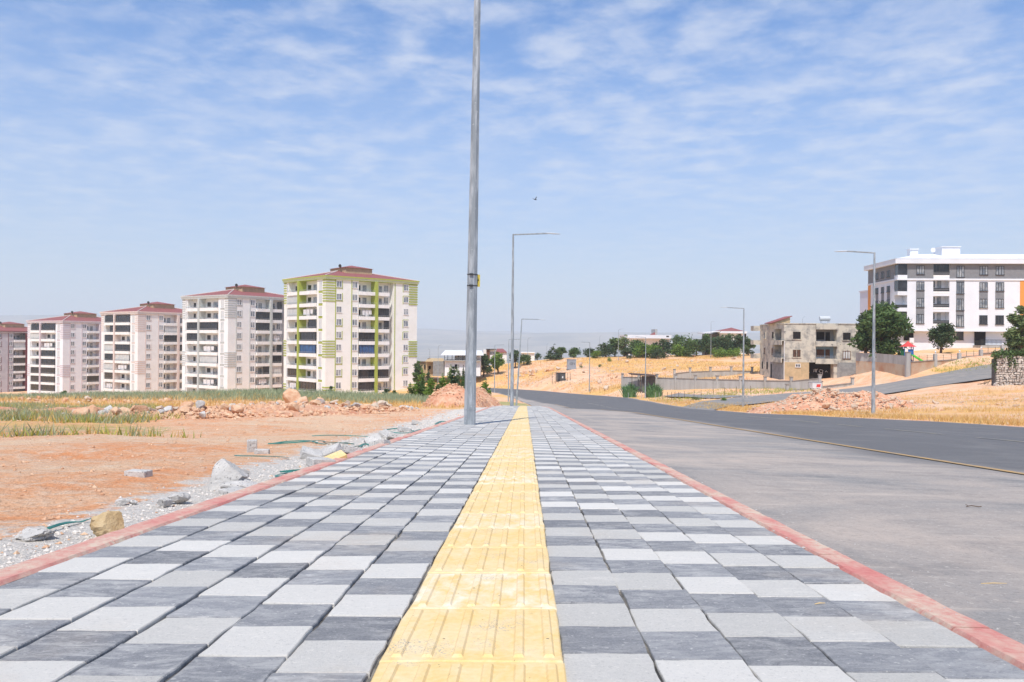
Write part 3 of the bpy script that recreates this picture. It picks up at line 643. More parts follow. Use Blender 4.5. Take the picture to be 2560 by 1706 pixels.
def put_balcony(root, loc, rz, w, kind, depth=1.5, out=0.45, hgt=2.93, par=0.55):
    def f(m):
        m.box(-w/2, w/2, -out, depth - 0.02, -0.28, -0.02); m.box(-w/2, w/2, -out, -out + 0.12, -0.02, par)
        m.box(-w/2, -w/2 + 0.1, -out + 0.12, 0.0, -0.02, par); m.box(w/2 - 0.1, w/2, -out + 0.12, 0.0, -0.02, par)
    o = link('balcony', cached(('balcony', w, depth, out), f, M['slab_white']), root, loc, rz)
    def rl(m):
        y = -out + 0.06; m.box(-w/2, w/2, y - 0.03, y + 0.03, par + 0.32, par + 0.37); n = max(3, int(w / 0.5))
        for i in range(n + 1):
            x = -w/2 + 0.03 + (w - 0.06) * i / n; m.box(x - 0.018, x + 0.018, y - 0.018, y + 0.018, par, par + 0.32)
    link('railing', cached(('railing', w, out, par), rl, M['rail']), o)
    hz = hgt - 0.3
    if kind in 'dbph':
        g = {'d': 'glass_dark', 'b': 'glass_blue', 'p': 'glass_pale', 'h': 'glass_dark'}[kind]; x0 = -w/2 + 0.05 if kind != 'h' else 0.05 * w
        def gz(m):
            y = -out + 0.22; m.box(x0, w/2 - 0.05, y, y + 0.04, par - 0.3, hz)
        q = link('glazing', cached(('glazing', w, kind, out), gz, M[g]), o)
        def mu(m):
            y = -out + 0.2; n = 5
            for i in range(n + 1):
                x = x0 + (w/2 - 0.05 - x0) * i / n; m.box(x - 0.025, x + 0.025, y - 0.02, y, par - 0.3, hz)
            m.box(x0, w/2 - 0.05, y - 0.02, y, hz - 0.06, hz)
        link('mullion_frame', cached(('mullion_frame', w, kind, out), mu, M['dark_frame' if kind != 'p' else 'white_frame']), q)
    if kind not in 'dbp':
        def dr(m): m.box(-0.05 * w, 0.2 * w, depth - 0.06, depth - 0.01, 0.0, 2.15)
        link('balcony_door', cached(('balcony_door', w, depth), dr, M['glass']), o)
        def wn(m): m.box(-0.4 * w, -0.2 * w, depth - 0.06, depth - 0.01, 0.9, 2.1)
        link('balcony_window', cached(('balcony_window', w, depth), wn, M['glass_dark']), o)
    if kind == 'l':
        def la(m):
            for i, (a, b, t) in enumerate(((-0.3, -0.12, 0.5), (-0.1, 0.1, 0.3), (0.13, 0.3, 0.75))):
                n = 4; vs = []
                for j in range(n + 1):
                    x = (a + (b - a) * j / n) * w; dy = 0.05 * math.sin(j * 2.1 + i); vs += [(x, -out + 0.3 + dy, t + 0.3), (x, -out + 0.3, 2.1)]
                m.add(vs, [(2*j, 2*j + 2, 2*j + 3, 2*j + 1) for j in range(n)])
        link('laundry', cached(('laundry', w), la, M['laundry']), o)
    return o
def tower(X, Y, ze, trim, wallm, seedv, label, grid=None, zb=-26.0, rot=42):
    W_, D_, H = 25.5, 20.3, ze - zb; rz = R(rot); st = 2.93
    root = empty('apartment_tower', (X, Y, zb), rz, label, 'apartment block', 'apartment towers in a row below the slope'); rr = random.Random(seedv)
    ra = lambda x: (lambda t: t * .93 / (1 - t * .07) * W_)((x - 672) / 971); la = lambda x: (lambda t: t * .934 / (1 - t * .066) * D_)((672 - x) / 522)
    DR = 1.5
    m = MB(); m.box(DR, W_, DR, D_, 0, H - 0.3)
    r_rec = (ra(1018), ra(1388)); l_rec = (la(560), la(207))
    m.box(DR, r_rec[0], 0, DR, 0, H - 0.3); m.box(r_rec[1], W_, 0, DR, 0, H - 0.3); m.box(0, DR, 0, l_rec[0], 0, H - 0.3); m.box(0, DR, l_rec[1], D_, 0, H - 0.3)
    m.build('wall', wallm, root)
    m = MB(); m.box(DR - 0.03, DR - 0.002, l_rec[0], l_rec[1], 0, H - 0.4); m.build('recess_wall', M['white_wall'], root)
    # cornice with trim lines, hip roof, stair penthouse
    m = MB(); m.box(-0.25, W_ + 0.25, -0.25, D_ + 0.25, H - 0.82, H - 0.3); m.build('frieze', M['slab_white'], root)
    m = MB()
    for z0, z1, o in ((-0.86, -0.78, 0.3), (-0.62, -0.54, 0.33), (-0.34, -0.05, 0.42)): m.box(-o, W_ + o, -o, D_ + o, H + z0, H + z1)
    m.build('cornice', trim, root, kind='stuff')
    o = 0.30; rh = 2.1; ri = 9.2; m = MB(); m.add([(-o, -o, H-0.05), (W_+o, -o, H-0.05), (W_+o, D_+o, H-0.05), (-o, D_+o, H-0.05), (ri, D_/2, H+rh), (W_-ri, D_/2, H+rh)], [(0,1,5,4), (1,2,5), (2,3,4,5), (3,0,4), (3,2,1,0)])
    roof = m.build('roof', M['roof_red'], root)
    m = MB()
    for a, b in (((-o, -o, H), (ri, D_/2, H + rh + 0.05)), ((W_+o, -o, H), (W_-ri, D_/2, H + rh + 0.05)), ((-o, D_+o, H), (ri, D_/2, H + rh + 0.05))): m.tube([a, b], 0.10, 4)
    m.build('hip_ridge', M['cream_wall'], roof)
    cx_, cy_ = W_ / 2, D_ / 2; a = 3.7; m = MB(); m.box(cx_-a, cx_+a, cy_-a, cy_+a, H + 1.0, H + 2.7); pent = m.build('penthouse', M['render_tan'], root)
    m = MB(); a += 0.35; m.add([(cx_-a, cy_-a, H+2.7), (cx_+a, cy_-a, H+2.7), (cx_+a, cy_+a, H+2.7), (cx_-a, cy_+a, H+2.7), (cx_, cy_, H+3.6)], [(0,1,4), (1,2,4), (2,3,4), (3,0,4), (3,2,1,0)]); m.build('penthouse_roof', M['roof_red'], pent)
    m = MB(); m.tube([(cx_-4.2, cy_-2, H+1.6), (cx_-4.2, cy_-2, H+3.2)], 0.04, 5); m.tube([(cx_-4.4, cy_-2.1, H+3.1), (cx_-4.2, cy_-2.0, H+3.15)], [0.45, 0.1], 8); m.build('satellite_dish', M['dark_metal'], root)
    # striped corner pilasters
    def stripes(name, ranges, face, a0, a1):
        m = MB()
        for z0, z1 in ranges:
            z = z0
            while z < z1:
                if face == 'r': m.box(a0, a1, -0.14, 0.0, H - z - 0.26, H - z)
                elif face == 'c': m.box(-0.09, a1, -0.09, 0.0, H - z - 0.26, H - z); m.box(-0.09, 0.0, 0.0, la(634), H - z - 0.26, H - z)
                else: m.box(-0.09, 0.0, a0, a1, H - z - 0.26, H - z)
                z += 0.6
        m.build(name, trim, root, kind='stuff')
    rg = ((0.95, 6.3), (15.0, 18.8), (25.6, 30))
    stripes('pilaster_stripes', rg, 'c', 0, ra(770)); stripes('pilaster_stripes', rg, 'r', ra(1553), W_ + 0.09); stripes('pilaster_stripes', rg, 'l', la(182), D_ + 0.09)
    # vertical trim strips and coloured balcony pillars
    for x in (774, 944, 1404): m = MB(); c = ra(x); m.box(c - 0.1, c + 0.1, -0.07, 0, 0, H - 0.86); m.build('trim_strip', trim, root)
    c0, c1 = ra(1185), ra(1212); m = MB(); m.box(c0, c1, -0.62, DR, 0, H - 0.86); m.build('balcony_pillar', trim, root)
    c0, c1 = la(358), la(342); m = MB(); m.box(-0.62, DR, c0, c1, 0, H - 0.86); m.build('balcony_pillar', trim, root)
    nfl = 9
    for k in range(nfl):
        fl = H - 3.92 - st * k
        if fl < 0.2: break
        for x0, x1 in ((782, 838), (950, 1005), (1497, 1548)):
            put_window(root, ((ra(x0) + ra(x1)) / 2, 0, fl + 1.35), 0, round(ra(x1) - ra(x0), 2), 1.4, gl='glass')
        put_window(root, (ra(1345), DR, fl + 1.0), 0, 1.3, 1.5)
        put_window(root, (0, (la(627) + la(587)) / 2, fl + 0.55), R(-90), 1.35, 2.1, gl='glass_pale', mull=1)
        put_window(root, (0, (la(204) + la(184)) / 2, fl + 0.55), R(-90), 0.8, 2.1, gl='glass_pale', mull=0)
        m = MB(); c0, c1 = la(630), la(584); m.box(-0.06, 0, c0, c1, fl - 0.05, fl + 0.42); m.build('spandrel', trim, root)
        if k % 3 != 2:
            m = MB(); c0, c1 = ra(778), ra(842); m.box(c1, c1 + 0.14, -0.07, 0, fl + 0.9, fl + 2.9); m.box(c0, c1, -0.07, 0, fl + 1.0, fl + 1.14); m.build('window_surround', trim, root)
            m = MB(); c0, c1 = ra(1493), ra(1551); m.box(c0 - 0.14, c0, -0.07, 0, fl + 0.9, fl + 2.9); m.box(c0, c1, -0.07, 0, fl + 2.9, fl + 3.0); m.build('window_surround', trim, root)
        g = grid[k] if grid else ''.join(rr.choice('oooddhlpodo') for _ in range(4))
        put_balcony(root, (0, (la(558) + la(360)) / 2, fl), R(-90), round(la(360) - la(558), 2), g[1])
        put_balcony(root, (0, (la(340) + la(210)) / 2, fl), R(-90), round(la(210) - la(340), 2), g[0])
        put_balcony(root, ((ra(1022) + ra(1183)) / 2, 0, fl), 0, round(ra(1183) - ra(1022), 2), g[2])
        put_balcony(root, ((ra(1214) + ra(1337)) / 2, 0, fl), 0, round(ra(1337) - ra(1214), 2), g[3])
    return root
T = {n: mat('trim_' + n, a, b, 1.5, 0.8) for n, a, b in (('lime', srgb(160, 172, 74), srgb(170, 180, 96)), ('pale', srgb(196, 200, 196), srgb(180, 184, 182)), ('pink', srgb(222, 206, 198), srgb(214, 197, 190)), ('mauve', srgb(212, 198, 202), srgb(200, 188, 193)), ('maroon', srgb(120, 62, 68), srgb(104, 54, 60)))}
WB = {n: mat('tower_wall_' + n, a, b, 0.5, 0.85) for n, a, b in (('lime', srgb(238, 237, 231), srgb(232, 230, 222)), ('pale', srgb(237, 237, 236), srgb(230, 230, 228)), ('pink', srgb(238, 236, 234), srgb(231, 229, 226)), ('mauve', srgb(236, 236, 238), srgb(229, 229, 231)), ('maroon', srgb(196, 192, 196), srgb(182, 178, 184)))}
tower(-42.6, 195, 14.75, T['lime'], WB['lime'], 1, 'cream apartment tower with lime green stripes and pillars and a red roof', ['oooo', 'pooo', 'plld', 'ohoh', 'oddo', 'obbo', 'oooo', 'dodd', 'lddo'])
tower(-73.6, 221, 11.5, T['pale'], WB['pale'], 2, 'white apartment tower with pale grey-green stripes beside the lime striped one', None, -26, 54)
tower(-112.7, 257, 8.1, T['pink'], WB['pink'], 3, 'white apartment tower with salmon pink striped corners and a red roof', None, -28, 55)
tower(-150, 285, 5.7, T['mauve'], WB['mauve'], 4, 'white apartment tower with dusty mauve striped corners and a red roof', None, -30, 60)
tower(-191, 312, 2.3, T['maroon'], WB['maroon'], 5, 'grey apartment tower with dark maroon pillars, cut by the picture edge', None, -32, 60)

# ------------------------------------------------------------------ white block with grey top storey
def white_block():
    Y0 = 158.0; k = Y0 / F / 3.92; X0 = (565/3.92 + 2100 - 1280 - 0.008 * 100) / F * Y0; ZB = -3.2
    wx = lambda x: (x - 565) * k; zc = lambda y: ((853 - 600 - y/3.92) + 8.4) / F * Y0 - ZB
    la = lambda x: (lambda t: t * .913 / (1 - t * .087) * 15.5)((565 - x) / 270)
    root = empty('apartment_building', (X0, Y0, ZB), R(-3.6), 'white five-storey block with a grey top storey and orange edge panels', 'apartment block')
    XE, DP = 34.0, 15.5; zt, zl = zc(237), zc(890)
    m = MB(); lx = (wx(903), wx(1057)); cb = 1.72
    m.box(1.5, XE, 1.5, DP, zl, zt); m.box(cb, lx[0], 0, 1.5, zl, zt); m.box(lx[1], XE, 0, 1.5, zl, zt); m.box(0, 1.5, cb, DP, zl, zt); m.build('wall', M['bright_white'], root)
    m = MB(); m.box(0.9, XE, 1.2, DP - 0.4, -6, zl + 0.02); m.build('basement_wall', M['bright_white'], root)
    m = MB(); m.box(-0.05, XE, -0.12, 1.4, zl - 0.12, zl + 0.12); m.box(-0.12, 1.4, -0.05, DP, zl - 0.121, zl + 0.119); m.build('ledge', M['bright_white'], root)
    m = MB(); m.box(cb, lx[0], -0.04, 0, zc(380), zt); m.box(lx[1], wx(1795), -0.04, 0, zc(380), zt); m.box(-0.04, 0, cb, DP, zc(380), zt); m.build('grey_cladding', M['grey_panel'], root)
    m = MB(); m.box(0.0, XE, -0.16, 0.0, zc(398), zc(381)); m.box(-0.16, 0.0, -0.16, DP, zc(398), zc(381)); m.build('string_course', M['bright_white'], root)
    m = MB(); m.box(-0.7, XE, -0.7, DP + 0.6, zt, zc(190)); roofb = m.build('roof_fascia', M['bright_white'], root)
    m = MB(); o = 0.75; zr0 = zc(190); m.add([(-o, -o, zr0), (XE, -o, zr0), (XE, DP + o, zr0), (-o, DP + o, zr0), (7, DP/2, zr0 + 1.7), (XE, DP/2, zr0 + 1.7)], [(0,1,5,4), (1,2,5), (2,3,4,5), (3,0,4), (3,2,1,0)]); m.build('roof', M['bright_white'], root)
    m = MB(); m.box(wx(1085), wx(1262), 4.5, 8.5, zr0 + 0.6, zc(72) + 0.5); m.box(wx(1075), wx(1270), 4.3, 8.7, zc(72) + 0.5, zc(66) + 0.5); m.build('stair_tower', M['bright_white'], root)
    m = MB(); m.box(wx(825), wx(905), 7, 8.5, zr0 + 0.8, zc(112) + 1.0); m.box(wx(818), wx(910), 6.8, 8.7, zc(112) + 1.0, zc(108) + 1.1); m.build('chimney', M['bright_white'], root)
    m = MB(); m.tube([(wx(1000), 5, zr0 + 0.8), (wx(1000), 5, zc(110) + 0.6)], 0.05, 5); m.tube([(wx(1000), 4.6, zc(108) + 0.6), (wx(1000), 4.9, zc(108) + 0.6)], [0.45, 0.1], 10); m.build('satellite_dish', M['white_frame'], root)
    m = MB(); m.box(wx(1722), wx(1797), -0.05, 0, zl, zc(401)); m.build('orange_panel', M['orange_panel'], root)
    m = MB(); m.box(-0.05, 0, la(318), DP, zl, zc(401)); m.build('orange_panel', M['orange_panel'], root)
    def win(x0, x1, y0, y1, face='r', gl='glass', mull=2, fr='dark_frame'):
        w = round(abs(x1 - x0), 2); put_window(root, ((x0 + x1)/2, -0.045, zc(y1)) if face == 'r' else (-0.045, (x0 + x1)/2, zc(y1)), 0 if face == 'r' else R(-90), w, round(zc(y0) - zc(y1), 2), fr, gl, mull)
    for x0, x1, rows in ((742, 817, ((255, 340), (412, 495), (572, 660), (730, 820))), (1122, 1195, ((257, 368), (415, 527), (577, 690), (737, 850))), (1340, 1417, ((258, 342), (415, 500), (577, 665), (737, 826))), (1492, 1571, ((258, 342), (415, 500), (577, 665), (737, 826)))):
        for i, (a, b) in enumerate(rows): win(wx(x0), wx(x1), a, b, gl='glass' if not (i == 3 and x0 > 1300) else 'glass_dark')
        for (a, b), (c, d) in zip(rows[:-1], rows[1:]):
            if b < 350 and x0 != 1122: continue
            if x0 > 1300 and d > 700: continue
            m = MB(); m.box(wx(x0) - 0.05, wx(x1) + 0.05, -0.03, 0, zc(c) + 0.02, zc(b) - 0.12); m.build('spandrel', M['grey_panel'], root)
    for xa, xb in ((388, 365), (440, 416), (495, 468)):
        for a, b in ((283, 350), (440, 500), (575, 640), (700, 770)): win(la(xb), la(xa), a, b, 'l', 'glass_dark', 1)
        m = MB(); m.box(-0.03, 0, la(xb), la(xa), zl + 1.0, zc(440)); m.build('spandrel', M['grey_panel'], root)
    for a, b, kind in ((240, 352, 'd'), (405, 512, 'o'), (570, 667, 'o'), (717, 828, 'o')):
        put_balcony(root, ((lx[0] + lx[1])/2, 0, zc(b)), 0, round(lx[1] - lx[0] - 0.02, 2), 'o' if kind == 'o' else 'd', 1.5, 0.02, 2.6, 0.1)
        m = MB(); m.box(lx[0], lx[1], 0.02, 0.08, zc(b) + 0.12, zc(b) + 0.75); m.build('balustrade', M['dark_frame'], root)
        m = MB(); m.box(lx[0], lx[1], 0, 1.5, zc(b) - 0.75, zc(b) - 0.28); m.build('floor_band', M['bright_white'], root)
    for a, b, g in ((240, 347, 'glass_dark'), (398, 507, 'glass_dark'), (560, 667, None), (715, 790, 'glass_dark')):
        m = MB(); m.box(-0.02, cb - 0.01, -0.02, 1.5, zc(b) - 0.72, zc(b)); m.box(-0.02, 1.5, 1.5, cb - 0.01, zc(b) - 0.72, zc(b)); m.build('corner_balcony', M['bright_white'], root)
        if g: m = MB(); m.box(0.06, cb - 0.02, 0.06, cb - 0.02, zc(b), zc(a)); m.build('corner_glazing', M[g], root)
        else: m = MB(); m.box(0.0, cb, 0.0, 0.06, zc(b), zc(b) + 0.55); m.box(0.0, 0.06, 0.06, cb, zc(b), zc(b) + 0.55); m.build('balustrade', M['dark_frame'], root)
    put_window(root, ((wx(1152) + wx(1222))/2, 1.2, zc(978)), 0, 1.3, 1.55, 'dark_frame', 'glass_dark', 1)
    m = MB(); m.box(wx(1325), wx(1425), 0.9, 1.22, -0.5, zl - 0.1); m.build('entrance', M['opening_shade'], root)
    m = MB(); m.box(wx(650), wx(740), 1.0, 1.22, zc(988), zl - 0.15); m.build('basement_window', M['opening_shade'], root)
    m = MB(); m.box(wx(697), wx(737), 0.6, 1.18, zc(990) - 0.35, zc(962)); m.build('air_conditioner', M['white_frame'], root)
    m = MB(); x0, x1 = wx(1312), wx(1610); zt2, zb2 = zc(975), zc(1030)
    m.box(x0, x1, -2.0, -1.94, zt2 - 0.06, zt2); m.box(x0, x1, -2.0, -1.94, zb2, zb2 + 0.06)
    for i in range(26): x = x0 + (x1 - x0) * i / 25; m.box(x - 0.02, x + 0.02, -1.99, -1.95, zb2 + 0.06, zt2 - 0.06)
    m.build('terrace_railing', M['dark_frame'], root, kind='stuff')
    m = MB(); m.box(x0, x1, -2.05, 1.2, zb2 - 3.5, zb2); m.build('terrace', M['concrete'], root)
white_block()
def grey_side_house():
    a = pt(2153, 726, 196); b = pt(2180, 780, 196); root = empty('apartment_building', (a.x + 3.0, 196, -4), 0, 'pale lilac-grey house wall showing behind the white block', 'apartment block')
    z = a.z + 4; m = MB(); m.box(0, 9, 0, 8, 0, z); m.box(-0.2, 9.2, -0.2, 8.2, z, z + 0.3); m.build('wall', mat('lilac_wall', srgb(206, 209, 222), None), root)
    for zz in (z - 2.6, z - 5.8): put_window(root, (0.9, 0, zz), 0, 0.7, 1.3)
    m = MB(); m.box(2.2, 2.8, -0.1, 0, 0, z - 0.3); m.build('orange_strip', M['orange_panel'], root)
grey_side_house()

# ------------------------------------------------------------------ unfinished grey block
def grey_block():
    Y0 = 150.0; k = Y0 / F / 4.9; X0 = (885/4.9 + 1780 - 1280 - 0.4) / F * Y0; ZB = -8.0
    wx = lambda x: (x - 885) * k; zc = lambda y: ((853 - 740 - y/4.9) + 5.9) / F * Y0 - ZB
    la = lambda x: (lambda t: t * .908 / (1 - t * .092) * 15)((885 - x) / 345)
    root = empty('unfinished_house', (X0, Y0, ZB), R(-0.5), 'unfinished bare concrete three-storey house with empty window openings', 'house')
    XE, DP, zt = wx(1808), 15.0, zc(345); zs = zc(815); lx = (wx(1275), wx(1527)); g = (wx(1192), wx(1492)); lb = la(745)
    m = MB(); m.box(1.6, XE, 1.6, DP, 0, zt)                                            # core
    m.box(0, lx[0], 0, 1.6, zs, zt); m.box(lx[1], XE, 0, 1.6, zs, zt); m.box(0, 1.6, lb, DP, zs, zt); m.box(g[1], XE, 0, 1.6, 0, zs); m.box(0, g[0], 0, 1.6, 0, zs); m.box(0, 1.6, la(690), DP, 0, zs)
    m.box(lx[0], lx[1], 0, 1.6, zc(412), zt); m.box(0, 1.6, 1.6, lb, zc(405), zt)
    m.build('wall', M['render'], root)
    m = MB(); m.box(-0.12, XE + 0.12, -0.12, DP, zt, zt + 0.14); m.box(wx(1268), wx(1532), -0.35, -0.12, zc(410), zt + 0.02); m.build('parapet', M['render'], root)
    m = MB(); m.box(0, g[0], -0.02, 0, 0, zs); m.build('tan_panel', M['render_tan'], root)
    m = MB(); m.box(g[1] + 0.6, XE, -0.02, 0, 0, zs); m.build('grey_panel', M['render_grey'], root)
    m = MB(); m.box(g[0], g[1], 1.50, 1.58, 0, zs); gar = m.build('garage_back', M['opening_shade'], root)  # shade of the garage recess painted onto its back face
    m = MB()                                                                            # chalk scrawl on the dark wall
    def stroke(pts): m.tube([(wx(x), 1.47, zc(y)) for x, y in pts], 0.045, 4)
    stroke([(1285, 935), (1288, 905), (1308, 900), (1312, 938)]); stroke([(1318, 938), (1320, 902), (1338, 900)]); stroke([(1392, 912), (1365, 905), (1350, 925), (1368, 945), (1395, 940), (1398, 912), (1392, 960), (1380, 1000)]); stroke([(1300, 930), (1300, 915)]); stroke([(1215, 940), (1222, 925), (1230, 945)]); stroke([(1425, 935), (1440, 920), (1452, 935)])
    m.build('chalk_scrawl', M['chalk'], gar)
    # loggias
    for x0, x1, top, bot, wallc in ((lx[0], lx[1], 412, 555, 'render_grey'), (lx[0], lx[1], 625, 770, 'blue_wall')):
        m = MB(); m.box(x0, x1, 1.55, 1.597, zc(bot), zc(top)); m.build('loggia_wall', M[wallc], root)
        m = MB(); m.box(x0 - 0.12, x1 + 0.05, -0.3, 1.55, zc(bot) - 0.15, zc(bot) + 0.02); m.box(x0 - 0.12, x1 + 0.05, -0.32, -0.15, zc(bot) - 0.9, zc(bot) - 0.15); b = m.build('balcony', M['render'], root)
        m = MB(); m.box(wx(1318), wx(1412), 1.48, 1.54, zc(bot) + 0.3, zc(top) - 0.45); m.box(wx(1428), wx(1482), 1.48, 1.54, zc(bot), zc(top) - 0.45); m.build('loggia_opening', M['opening_shade'] if top < 500 else M['brown_wood'], b)
        if top > 500:
            m = MB()
            for q in (0.15, 0.32, 0.5): m.tube([(x0, -0.22, zc(bot) + q), (x1, -0.22, zc(bot) + q)], 0.025, 5)
            for i in range(6): x = x0 + (x1 - x0) * i / 5; m.tube([(x, -0.22, zc(bot)), (x, -0.22, zc(bot) + 0.5)], 0.022, 5)
            m.build('railing', M['rail'], b)
    for top, bot, wallc in ((405, 545, 'render_grey'), (615, 762, 'blue_wall')):                  # corner balcony on the street side
        m = MB(); m.box(1.55, 1.597, 1.6, lb, zc(bot), zc(top)); m.build('loggia_wall', M[wallc], root)
        m = MB(); m.box(-0.5, 1.55, 0.0, lb + 0.6, zc(bot) - 0.15, zc(bot)); m.box(-0.52, -0.36, 0.0, lb + 0.6, zc(bot) - 0.85, zc(bot) - 0.15); b = m.build('balcony', M['render'], root)
        m = MB(); m.box(1.45, 1.54, 2.2, 3.4, zc(bot), zc(bot) + 2.1); m.build('balcony_door', M['opening_shade'], b)
        if top > 500:
            m = MB()
            for q in (0.2, 0.42, 0.62): m.tube([(-0.44, 0.05, zc(bot) + q), (-0.44, lb, zc(bot) + q)], 0.025, 5)
            m.build('railing', M['rail'], b)
    for z0_, z1_ in ((605, 545), (790, 735), (418, 352)): m = MB(); m.box(-1.3, 0.0, la(545), la(500), zc(z0_), zc(z1_)); m.build('side_balcony', M['render'], root)
    def opn(x0, x1, y0, y1, face='r', mt='opening_shade', fr=True):  # flat panels, no holes cut; near-black ones paint the shade within
        m = MB(); w = x1 - x0; h = zc(y0) - zc(y1)
        m.box(-w/2, w/2, -0.02, 0.02, 0, h); o = m.build('window_opening', M[mt], root, ((x0 + x1)/2, -0.0, zc(y1)) if face == 'r' else (0, (x0 + x1)/2, zc(y1)), 0 if face == 'r' else R(-90))
        m = MB(); m.box(-w/2 - 0.12, w/2 + 0.12, -0.16, 0.02, -0.12, 0.0); m.box(-w/2 - 0.07, -w/2, -0.07, 0.02, 0, h); m.box(w/2, w/2 + 0.07, -0.07, 0.02, 0, h); m.box(-w/2 - 0.07, w/2 + 0.07, -0.07, 0.02, h, h + 0.07)
        if mt == 'brown_wood' : m.box(-0.03, 0.03, -0.06, -0.02, 0, h)
        m.build('sill', M['render'], o); return o
    opn(wx(992), wx(1086), 442, 530); opn(wx(1602), wx(1696), 448, 537); s = opn(wx(992), wx(1086), 662, 750, mt='brown_wood')
    m = MB(); w = wx(1086) - wx(992)
    for i in range(4): x = -w/2 + w * (i + 0.15) / 4; m.box(x, x + w * 0.17, -0.05, -0.02, 0.05, 1.2)
    m.build('shutter_slat', M['rust'], s)
    put_window(root, ((wx(1602) + wx(1696))/2, 0, zc(765)), 0, 1.35, 1.35, 'brown_wood', 'glass_pale', 2); put_window(root, ((wx(1028) + wx(1083))/2, -0.02, zc(872)), 0, 0.85, 0.55, 'white_frame', 'glass_dark', 1)
    for xa, xb, y0, y1, mt in ((738, 715, 440, 525, 'opening_shade'), (620, 597, 445, 520, 'render_grey'), (736, 708, 648, 735, 'brown_wood'), (618, 595, 645, 725, 'brown_wood')): opn(la(xa), la(xb), y0, y1, 'l', mt)
    m = MB(); m.box(-0.03, 0.02, la(880), la(690), 0.9, zs - 0.05); m.build('ground_panel', M['render_grey'], root)
    m = MB(); m.box(-0.06, -0.02, la(715), la(700), 0.9, zs - 0.5); m.build('door', M['opening_shade'], root)
    for xa, xb in ((585, 570), (655, 635)): m = MB(); m.box(-0.03, 0.02, la(xa), la(xb), zc(925), zc(830)); m.build('barred_window', M['opening_shade'], root)
    # lean-to roof, tank, aerial
    m = MB(); y0, y1 = 5.0, 9.0; za, zb = zt + 0.15, zc(268) + 0.2; x0, x1 = wx(660), wx(1000)
    x0 = -0.6; m.add([(x0, y0, za), (2.6, y0, zb), (2.6, y0, za), (x0, y1, za), (2.6, y1, zb), (2.6, y1, za)], [(0, 2, 1), (3, 4, 5), (1, 2, 5, 4), (0, 3, 5, 2)]); m.build('roof_gable', M['render_tan'], root)
    m = MB(); m.add([(x0 - 0.3, y0 - 0.3, za), (2.9, y0 - 0.3, zb + 0.12), (2.9, y1, zb + 0.12), (x0 - 0.3, y1, za), (x0 - 0.3, y0 - 0.3, za + 0.14), (2.9, y0 - 0.3, zb + 0.26), (2.9, y1, zb + 0.26), (x0 - 0.3, y1, za + 0.14)], [(0,3,2,1), (4,5,6,7), (0,1,5,4), (1,2,6,5), (2,3,7,6), (3,0,4,7)]); m.build('shed_roof', M['roof_red'], root)
    m = MB(); zt2 = zc(270); m.tube([(wx(1390), 3, zt2), (wx(1400), 3, zt2), (wx(1505), 3, zt2), (wx(1520), 3, zt2)], [0.35, 0.42, 0.42, 0.35], 14); m.build('water_tank', M['lamp_head'], root, smooth=False)
    m = MB()
    for x in (1410, 1500):
        for y in (2.7, 3.3): m.tube([(wx(x), y, zt), (wx(x), y, zt2 - 0.3)], 0.03, 4)
    m.box(wx(1400), wx(1510), 2.65, 3.35, zt2 - 0.46, zt2 - 0.40); m.build('tank_stand', M['galv'], root)
    m = MB(); m.tube([(wx(1152), 2, zt), (wx(1152), 2, zc(285)), (wx(1168), 2, zc(255)), (wx(1188), 2, zc(252))], 0.03, 5); m.build('aerial', M['galv'], root)
    m = MB(); m.tube([(0.03, -0.06, 0.9), (0.03, -0.06, zt - 3.0)], 0.05, 6); m.build('drain_pipe', M['white_frame'], root)
grey_block()

# ------------------------------------------------------------------ ground finder for things set on the land
def ground_at(px, py, ymax=260.0, ymin=1.5):
    d = pt(px, py, 1.0); Ys = np.geomspace(ymin, ymax, 700); X = d.x * Ys; gz = terrain(X, Ys); diff = d.z * Ys - gz
    i = np.argmax(diff < 0) if (diff < 0).any() else len(Ys) - 1
    Y = Ys[max(i - 1, 0)]; return Vector((d.x * Y, Y, float(gz[max(i - 1, 0)])))

# ------------------------------------------------------------------ rocks and rubble
DOMES = [(-2.75, 43, 1.8, 3.4, 1.2, 2.0, 0.0), (-2.3, 56.5, 1.75, 4.2, 1.05, 5.0, 0.0), (27.0, 73, 7.6, 5.2, 1.5, 9.0, 0.0), (-6.2, 24.2, 7.4, 1.7, 0.22, 13.0, 1.21), (-11.5, 21.5, 3.4, 1.6, 0.2, 17.0, 0.0)]
def heap(X, Y):
    X = np.asarray(X, float); Y = np.asarray(Y, float); out = np.zeros_like(X)
    for cx, cy, rx, ry, h, seed, rz in DOMES:
        dx, dy = X - cx, Y - cy; t = np.hypot((dx * math.cos(rz) + dy * math.sin(rz)) / rx, (-dx * math.sin(rz) + dy * math.cos(rz)) / ry)
        out = np.maximum(out, h * np.clip(1 - np.minimum(t, 1) ** 1.5, 0, 1) ** 0.95 * (1 + 0.5 * fbm(X, Y, 1.6, seed + 3)))
    return out
import bmesh
